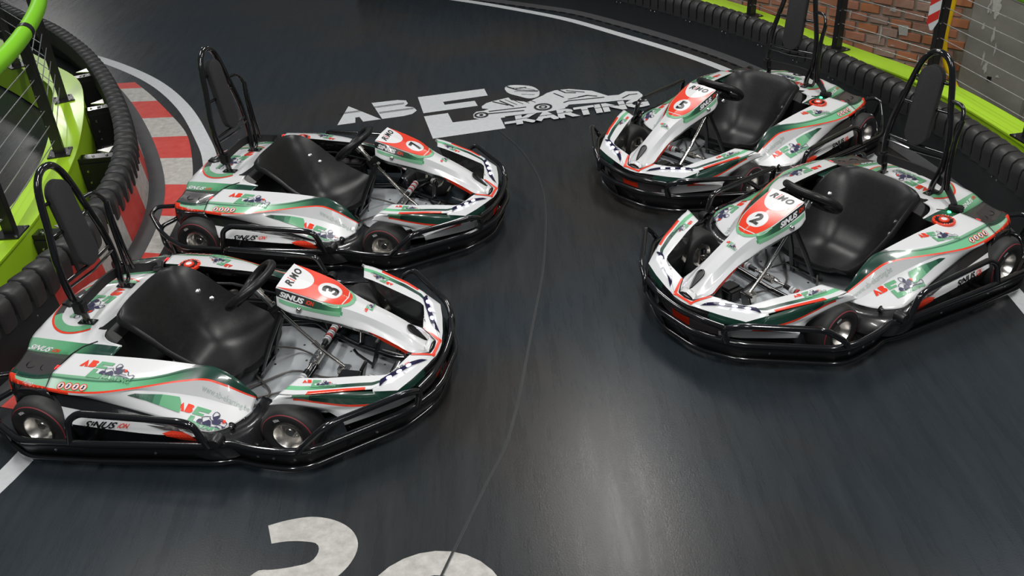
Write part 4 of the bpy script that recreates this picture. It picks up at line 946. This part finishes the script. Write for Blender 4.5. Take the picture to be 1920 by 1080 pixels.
def barrier(path, side, label, painted=False, pitch=.118):
    """side=+1: track lies to the left of the path direction"""
    root = empty('track_barrier', (*path[len(path)//2], 0)); tag(root, label, 'barrier', 'rubber track barriers'); o0 = Vector(root.location)
    def L(p): return (p[0]-o0.x, p[1]-o0.y)
    me = block_mesh(pitch, side, .94 if side < 0 else 1)
    for x, y, a in arc_pts(path, pitch):
        b = bpy.data.objects.new('tread_block', me); COL.objects.link(b); b.parent = root; b.location = (x-o0.x, y-o0.y, 0); b.rotation_euler = (0, 0, a if side > 0 else a+math.pi)
    core = MB(); prof = [(-.012, .20), (-.008, .32), (-.022, .352), (-.04, .360), (-.08, .363), (-.103, .348), (-.104, .20)]
    vs = []; n = len(path)
    for i in range(n):
        p, t, nn = frame_at(path, i)
        for y, z in prof: q = p+nn*side*y; vs.append((q.x-o0.x, q.y-o0.y, z))
    k = len(prof); core.add(vs, [(i*k+j, i*k+(j+1) % k, (i+1)*k+(j+1) % k, (i+1)*k+j) for i in range(n-1) for j in range(k)], 'barrier_rubber'); core.build('tread_belt', root, smooth=40)
    if not painted:
        sk = MB(); vs = []
        for i in range(n):
            p, t, nn = frame_at(path, i)
            for y, z in ((.008, .225), (.012, .02), (.020, .006), (-.01, .006), (-.01, .225)): q = p+nn*side*y; vs.append((q.x-o0.x, q.y-o0.y, z))
        sk.add(vs, [(i*5+j, i*5+(j+1) % 5, (i+1)*5+(j+1) % 5, (i+1)*5+j) for i in range(n-1) for j in range(5)], 'skirt_black'); sk.build('skirt', root, smooth=40)
    else:
        pts = arc_pts(path, .02); st = 22; j0 = 0
        for q in range(0, len(pts)-1, st):
            seg = pts[q:q+st+1]; sk = MB(); vs = []
            for x, y, a in seg:
                nn = Vector((-math.sin(a), math.cos(a), 0))*side
                for yy, z in ((.008, .245), (.030, .012), (.0, .006), (-.012, .245)): vs.append((x+nn.x*yy-o0.x, y+nn.y*yy-o0.y, z))
            m = 'skirt_black' if seg[0][1] > 7.4 or seg[0][1] < 4.15 else ('kerb_red' if j0 % 2 else 'kerb_white')  # nearest panels black: the shade behind kart 3 put into the colour
            sk.add(vs, [(i*4+j, i*4+(j+1) % 4, (i+1)*4+(j+1) % 4, (i+1)*4+j) for i in range(len(seg)-1) for j in range(4)], m); sk.build('skirt_panel', root, smooth=40); j0 += 1
    bo = MB()
    for x, y, a in arc_pts(path, .46):
        nn = Vector((-math.sin(a), math.cos(a), 0))*side; tt = Vector((math.cos(a), math.sin(a), 0))
        for z, dx in ((.19, 0), (.19, .05)) if not painted else ((.17, 0), (.06, .03)):
            c = Vector((x, y, z))-Vector((o0.x, o0.y, 0))+nn*(.014+(.02 if painted and z < .1 else 0))+tt*dx
            u = Vector((0, 0, 1)); v = tt; vs = [c+nn*.006]+[c+u*.006*math.cos(i)+v*.006*math.sin(i) for i in [2*math.pi*q/8 for q in range(8)]]
            bo.add(vs, [(0, 1+i, 1+(i+1) % 8) for i in range(8)], 'steel_bolt')
    tag(bo.build('skirt_bolt', root), kind='stuff')
    return root
barrier(RB, -1, 'long black rubber barrier with ribbed top curving behind karts 5 and 2', pitch=.100)
barrier(LB, 1, 'black rubber barrier with ribbed top curving around the lime green rail base at left', painted=True)
# aprons on the floor at the barrier feet
def strip_poly(path, d0, d1): return offset(path, d0)+offset(path, d1)[::-1]
ap = MB(); a = offset(RB, -.02); b = offset(RB, -.115); n = len(RB); ap.add([(x, y, .014) for x, y in a]+[(x, y, .004) for x, y in b], [(i, i+1, n+i+1, n+i) for i in range(n-1)], 'apron_grey')
apo = ap.build('trim_1', None, smooth=0, merge=0); tag(apo, kind='structure')
for x, y, an in arc_pts(RB, .13):
    if not (-.5 < x < 2.6 and y > 6.3): continue
    q = MB(); nn = Vector((math.sin(an), -math.cos(an), 0)); q.box((x+nn.x*.125, y+nn.y*.125, .004), (.075, .022, .008), 'black_plastic', rot=Matrix.Rotation(an, 3, 'Z'), bev=.003); q.build('edge_cleat', apo)
ap = MB(); i0 = 18; a = offset(LB, .03)[i0:]; b = offset(LB, .135)[i0:]; n = len(a); ap.add([(x, y, .012) for x, y in a]+[(x, y, .004) for x, y in b], [(i, i+1, n+i+1, n+i) for i in range(n-1)], 'apron_grey')
apo = ap.build('trim_2', None, smooth=0, merge=0); tag(apo, kind='structure')

# ------------------------------------------------------------------ railings
def beam(path, w, z0, z1, label, side):
    """I-beam like lime base following path (centre line)"""
    root = empty('steel_beam', (*path[len(path)//2], 0)); tag(root, label, 'beam', 'lime green steel beams'); o0 = root.location
    n = len(path); a = offset(path, w/2); b = offset(path, -w/2)
    tp = MB(); vs = []
    for (x, y), (p, q) in zip(a, b): vs += [(x-o0.x, y-o0.y, z1), (p-o0.x, q-o0.y, z1), (p-o0.x, q-o0.y, z1-.012), (x-o0.x, y-o0.y, z1-.012)]
    tp.add(vs, [(4*i+j, 4*i+(j+1) % 4, 4*i+4+(j+1) % 4, 4*i+4+j) for i in range(n-1) for j in range(4)]+[(0, 1, 2, 3), tuple(4*n-4+j for j in range(4))], 'lime_paint'); tp.build('top_plate', root, smooth=30)
    for d in (w/2-.012, -w/2+.012):
        wb = MB(); c = offset(path, d); e = offset(path, d-.008*(1 if d > 0 else -1)); vs = []
        for (x, y), (p, q) in zip(c, e): vs += [(x-o0.x, y-o0.y, z1-.012), (x-o0.x, y-o0.y, z0), (p-o0.x, q-o0.y, z0), (p-o0.x, q-o0.y, z1-.012)]
        wb.add(vs, [(4*i+j, 4*i+(j+1) % 4, 4*i+4+(j+1) % 4, 4*i+4+j) for i in range(n-1) for j in range(4)], 'lime_paint'); wb.build('web_plate', root, smooth=30)
    return root
def post(x, y, z, h, ang, lab, cableside, sz=(.048, .062), bolts=True, sign=False):
    root = empty('rail_post', (x, y, z), ang); tag(root, lab, 'post', 'black railing posts')
    p = MB(); p.box((0, 0, h/2), (sz[0], sz[1], h), 'post_black', bev=.003); p.build('shaft', root)
    f = MB(); f.box((0, 0, .005), (.15, .14, .010), 'post_black', bev=.002)
    for a in (-.055, .055):
        for b in (-.05, .05): f.lathe([(0, .018), (.006, .017), (.008, .010)], 'steel_bolt', c=(a, b, 0), axis='z', seg=8)
    f.build('foot_plate', root)
    return root
RBm = smooth2([(-1.1, 11.35), (.2, 10.5), (1.0, 9.75), (1.50, 9.1), (1.87, 8.40), (2.19, 7.80), (2.58, 6.79), (2.92, 6.02), (3.08, 5.20), (3.13, 4.4), (3.1, 3.6), (3.0, 2.8)], 90)
beam(RBm, .19, -.3, .36, 'lime green painted beam under the wire railing along the brick wall', 1)
LBm = smooth2([(-7.2, 9.9), (-6.0, 9.35), (-5.0, 8.72), (-4.32, 8.10), (-3.80, 7.53), (-3.40, 7.06), (-3.16, 6.52), (-2.98, 5.98), (-2.87, 5.58), (-2.79, 5.15), (-2.765, 4.78), (-2.75, 4.45), (-2.76, 4.05), (-2.85, 3.5), (-3.05, 2.8)], 90)
beam(LBm, .21, .02, .36, 'lime green painted curved beam under the wire railing at left', -1)
def pos_on(path, s):
    P = np.array(path); d = np.r_[0, np.cumsum(np.linalg.norm(np.diff(P, axis=0), axis=1))]; return (float(np.interp(s, d, P[:, 0])), float(np.interp(s, d, P[:, 1])))
def near_s(path, x, y):
    P = np.array(path); d = np.r_[0, np.cumsum(np.linalg.norm(np.diff(P, axis=0), axis=1))]; i = int(np.argmin(np.hypot(P[:, 0]-x, P[:, 1]-y))); return float(d[i])
ZR = 1.17
RP = [(3.08, 4.95), (2.935, 5.985), (2.545, 6.745), (2.150, 7.73), (1.72, 8.62), (1.12, 9.42)]
LP = [(-2.88, 3.35), (-2.72, 4.52), (-2.875, 5.62), (-3.25, 6.66), (-3.98, 7.56), (-4.9, 8.45), (-6.1, 9.2)]
rlab = ['black railing post at the right edge of the wire railing', 'black railing post with the red and white striped sign', 'black railing post first to the left of the striped sign', 'black railing post second to the left of the striped sign', 'black railing post third to the left of the striped sign', 'farthest black railing post along the brick wall']
llab = ['black railing post at left nearest the camera', 'black railing post behind the roll hoop of kart 3', 'black railing post at left holding the black handrail clamp', 'black railing post at left with its foot beside the gap behind the barrier', 'black railing post at left beyond the handrail bend', 'black railing post at far upper left', 'last black railing post at far upper left']
for P_, lab in zip((RP, LP), (rlab, llab)):
    for i, (x, y) in enumerate(P_):
        a = P_[max(0, i-1)]; b = P_[min(len(P_)-1, i+1)]; post(x, y, .36, ZR-.39, math.atan2(b[1]-a[1], b[0]-a[0]), lab[i], 0)
def wires(P_, label, grp, lab2):
    for k in range(7):
        z = .46+.10*k; mb = MB(); c = P_[len(P_)//2]; pts = [(x-c[0], y-c[1], 0) for x, y in P_]
        mb.tube(fillet(pts, .01, 2), .0032, 'wire_steel', 6)
        for (x, y) in P_: mb.tube([(x-c[0]-.02, y-c[1]-.03, 0), (x-c[0]+.02, y-c[1]+.03, 0)], .005, 'wire_steel', 6)
        o = mb.build('railing_wire', None, smooth=60); o.location = (c[0], c[1], z)
        nm = ['lowest', 'second lowest', 'third lowest', 'middle', 'third highest', 'second highest', 'highest'][k]
        tag(o, '%s thin steel wire of the railing %s' % (nm, lab2), 'wire', grp)
wires(RP, 0, 'steel wires of the right railing', 'along the brick wall at right'); wires(LP, 0, 'steel wires of the left railing', 'above the lime green beam at left')
def handrail(pts, lab, clamps, z=1.185):
    c = pts[len(pts)//2]; mb = MB(); root = empty('handrail', (c[0], c[1], z)); tag(root, lab, 'handrail', 'lime green foam handrails')
    mb.tube(crs([(x-c[0], y-c[1], 0) for x, y in pts], 60), .047, 'lime_foam', 18); mb.build('foam_sleeve', root, smooth=60)
    cp = crs([(x-c[0], y-c[1], 0) for x, y in pts], 400)
    for (x, y, a) in clamps:
        k = min(range(5, 395), key=lambda i: abs(cp[i].y+c[1]-y)+abs(cp[i].x+c[0]-x)); p = cp[k]; d = (cp[k+3]-cp[k-3]).normalized()*.033
        q = MB(); q.tube([p-d, p+d], .0505, 'post_black', 20); q.build('clamp', root, smooth=60)
handrail([(x+.065, y) for x, y in LP], 'lime green foam covered handrail bending over the left railing', [(-2.80, 5.50, R(101)), (-2.665, 4.50, R(95))])
handrail([(x, y) for x, y in RP], 'lime green foam covered handrail at the top right corner', [], 1.115)
# brackets between lime beam and left barrier
for i, (s_, lab) in enumerate([((-2.72, 4.62), 'black steel bracket behind the pad of kart 3'), ((-2.86, 5.66), 'black steel bracket beside the railing post foot'), ((-3.16, 6.62), 'black steel bracket in the gap behind the curved barrier'), ((-3.62, 7.35), 'black steel bracket farthest back behind the curved barrier')]):
    P = np.array(LB); j = int(np.argmin(np.hypot(P[:, 0]-s_[0]-.1, P[:, 1]-s_[1]))); p, t, nn = frame_at(LB, j); inner = p-nn*.105; q = np.array(LBm); jj = int(np.argmin(np.hypot(q[:, 0]-inner.x, q[:, 1]-inner.y))); pb, t2, n2 = frame_at(LBm, jj); outer = pb+n2*.10
    d = inner-outer; Ln = d.length; root = empty('bracket', (outer.x, outer.y, 0), math.atan2(d.y, d.x)); tag(root, lab, 'bracket', 'barrier brackets')
    b = MB(); b.box((Ln/2, 0, .30), (Ln, .075, .006), 'gloss_tube', bev=.001); b.box((Ln/2, .037, .275), (Ln, .006, .055), 'post_black'); b.box((Ln/2, -.037, .275), (Ln, .006, .055), 'post_black'); b.build('channel', root)
    e = MB(); e.box((Ln/2, -.05, .15), (Ln*.96, .006, .24), 'post_black'); e.build('side_plate', root)
    g = MB(); g.add([(Ln-.11, 0, .335), (Ln-.02, .055, .335), (Ln-.02, -.055, .335), (Ln-.11, 0, .341), (Ln-.02, .055, .341), (Ln-.02, -.055, .341)], [(0, 1, 2), (5, 4, 3), (0, 3, 4, 1), (1, 4, 5, 2), (2, 5, 3, 0)], 'rim_metal'); g.build('gusset', root)
    h = MB()
    for x in (.04, .09, Ln-.06): h.lathe([(0, .008), (.007, .007), (.010, 0)], 'steel_bolt', c=(x, .0, .303), axis='z', seg=8)
    for z in (.22, .14, .08): h.lathe([(0, .006), (.007, .005), (.009, 0)], 'steel_bolt', c=(.05, -.054, z), seg=8, sgn=-1)
    tag(h.build('bracket_bolt', root), kind='stuff')
# striped warning sign on post
sg = empty('warning_sign', (2.850, 5.935, .725), R(-40)); tag(sg, 'red and white striped pointed warning plate hanging on the railing post', 'sign')
mb = MB(); out = [(-.034, .40), (.034, .40), (.034, .06), (.008, 0), (-.008, 0), (-.034, .06)]
n = len(out); mb.add([(x, 0, z) for x, z in out]+[(x, .006, z) for x, z in out], [tuple(range(n)), tuple(range(n, 2*n))]+[(i, (i+1) % n, n+(i+1) % n, n+i) for i in range(n)], 'sign_white'); mb.build('plate', sg, smooth=0)
mb = MB()
for k in range(3):
    z = .01+k*.125; mb.add([(-.0335, -.0015, z+.02), (-.0335, -.0015, z+.08), (.0335, -.0015, z+.13), (.0335, -.0015, z+.07)], [(0, 1, 2, 3)], 'sign_red')
mb.build('red_stripe', sg, smooth=0)
# ------------------------------------------------------------------ wall behind the right railing
W0 = Vector((2.5, 8.15, 0)); WA = math.atan2(-.743, .669)
wall = empty('wall_right', (W0.x, W0.y, 0), WA); tag(wall, kind='structure')
mb = MB(); mb.box((2.0, .152, 1.0), (9.0, .30, 3.7), 'mortar'); mb.build('mortar_bed', wall)
CH_, LN = .083, .186
bm_ = []
for mi in range(5):
    for v in range(2):
        mb = MB(); mb.box((0, 0, 0), (LN-.016, .03, CH_-.016), 'brick_red_%s' % 'abcde'[mi], bev=.003+.002*v)
        o = mb.build('brick', wall, smooth=30); bm_.append(o.data); bpy.data.objects.remove(o)
PIL = 1.67
def lay(x, z, w=1):
    b = bpy.data.objects.new('brick', random.choice(bm_)); COL.objects.link(b); b.parent = wall
    b.location = (x+random.uniform(-.004, .004), random.uniform(-.006, .004), z+random.uniform(-.003, .003)); b.scale = (random.uniform(.93, 1.0)*w, 1, random.uniform(.90, 1.0))
for r in range(-4, 9):
    z = r*CH_+.015
    for c in range(-9, 10):
        x = c*LN+(LN/2 if r % 2 else 0)+.02
        if x < -1.55 or x > PIL: continue
        if r < -1 and x < .45: continue
        if r > 5 and x < -.2: continue
        w_ = 1
        if x+LN/2 > PIL:
            w_ = (PIL-(x-LN/2))/LN
            if w_ < .3: continue
            x = PIL-w_*LN/2
        lay(x, z, w_)
for r in range(-7, 5):
    for c in range(3): lay(PIL+.53+LN*.5+c*LN-(LN/2 if r % 2 else 0)+LN/2, r*CH_+.015)
mb = MB(); mb.box((PIL+.26, .03, 1.0), (.52, .14, 3.7), 'concrete', bev=.01); pl = mb.build('concrete_pillar', wall)
mb = MB()
def blob(x, z, w, h, y=-.024, n=36):
    ph = [random.uniform(0, 6.28) for _ in range(4)]
    rr = lambda a: 1+.22*math.sin(3*a+ph[0])+.15*math.sin(5*a+ph[1])+.10*math.sin(9*a+ph[2])+.07*math.sin(14*a+ph[3])
    vs = [(x+w*math.cos(2*math.pi*i/n)*rr(2*math.pi*i/n)*.85, y, z+h*math.sin(2*math.pi*i/n)*rr(2*math.pi*i/n)*.85) for i in range(n)]; mb.add(vs, [tuple(range(n))], 'plaster_white')
mb.add([(1.12, -.024, .345), (1.205, -.024, .350), (1.21, -.024, .27), (1.14, -.024, .265)], [(0, 1, 2, 3)], 'plaster_white')
for s_ in [(.985, .25, .009, .085), (1.015, .0, .010, .06), (1.06, .455, .03, .02), (.70, .36, .008, .04), (1.30, .60, .04, .02), (1.33, .10, .006, .045), (1.58, .66, .05, .025), (.2, .33, .02, .03), (1.10, .17, .02, .006)]: blob(*s_)
for s_ in [(1.84, .62, .045, .10), (1.80, .60, .02, .06), (1.865, .40, .012, .07), (1.86, .15, .018, .05), (1.83, .22, .008, .06), (1.90, .30, .008, .05), (1.96, .10, .014, .012), (1.78, .45, .010, .03)]: blob(*s_, y=-.0425)
mb.build('plaster_splash', wall, smooth=0)
mb = MB(); mb.box((1.906, -.043, .07), (.032, .004, .034), 'black_print'); mb.build('bolt_hole', wall)
# yellow hose hanging on the wall
def wall_pt(px, py, off):
    d = fw+r2*((px-960)/F_PX)-u2*((py-540)/F_PX); nn = Vector((-math.sin(WA), math.cos(WA), 0)); C0 = Vector((0, 0, CH)); t = ((W0-nn*off)-C0).dot(nn)/d.dot(nn); return C0+d*t
hp = [wall_pt(a, b, .10) for a, b in [(1800, -60), (1793, -20), (1785, 15), (1776, 50), (1771, 85), (1774, 120), (1786, 150), (1800, 180), (1806, 195)]]
c = hp[4].copy(); hs = empty('yellow_hose', tuple(c)); tag(hs, 'yellow hose hanging in front of the bricks beside the concrete pillar', 'hose')
mb = MB(); mb.tube(crs([p-c for p in hp], 50), .021, 'hose_yellow', 12); mb.build('hose_tube', hs, smooth=60)
mb = MB(); q = hp[-1]-c; mb.tube([q, q+Vector((.01, 0, -.05))], .024, 'steel_bolt', 10); mb.tube([q+Vector((-.04, 0, -.02)), q+Vector((.05, 0, -.02))], .010, 'black_plastic', 8); mb.build('hose_coupling', hs)
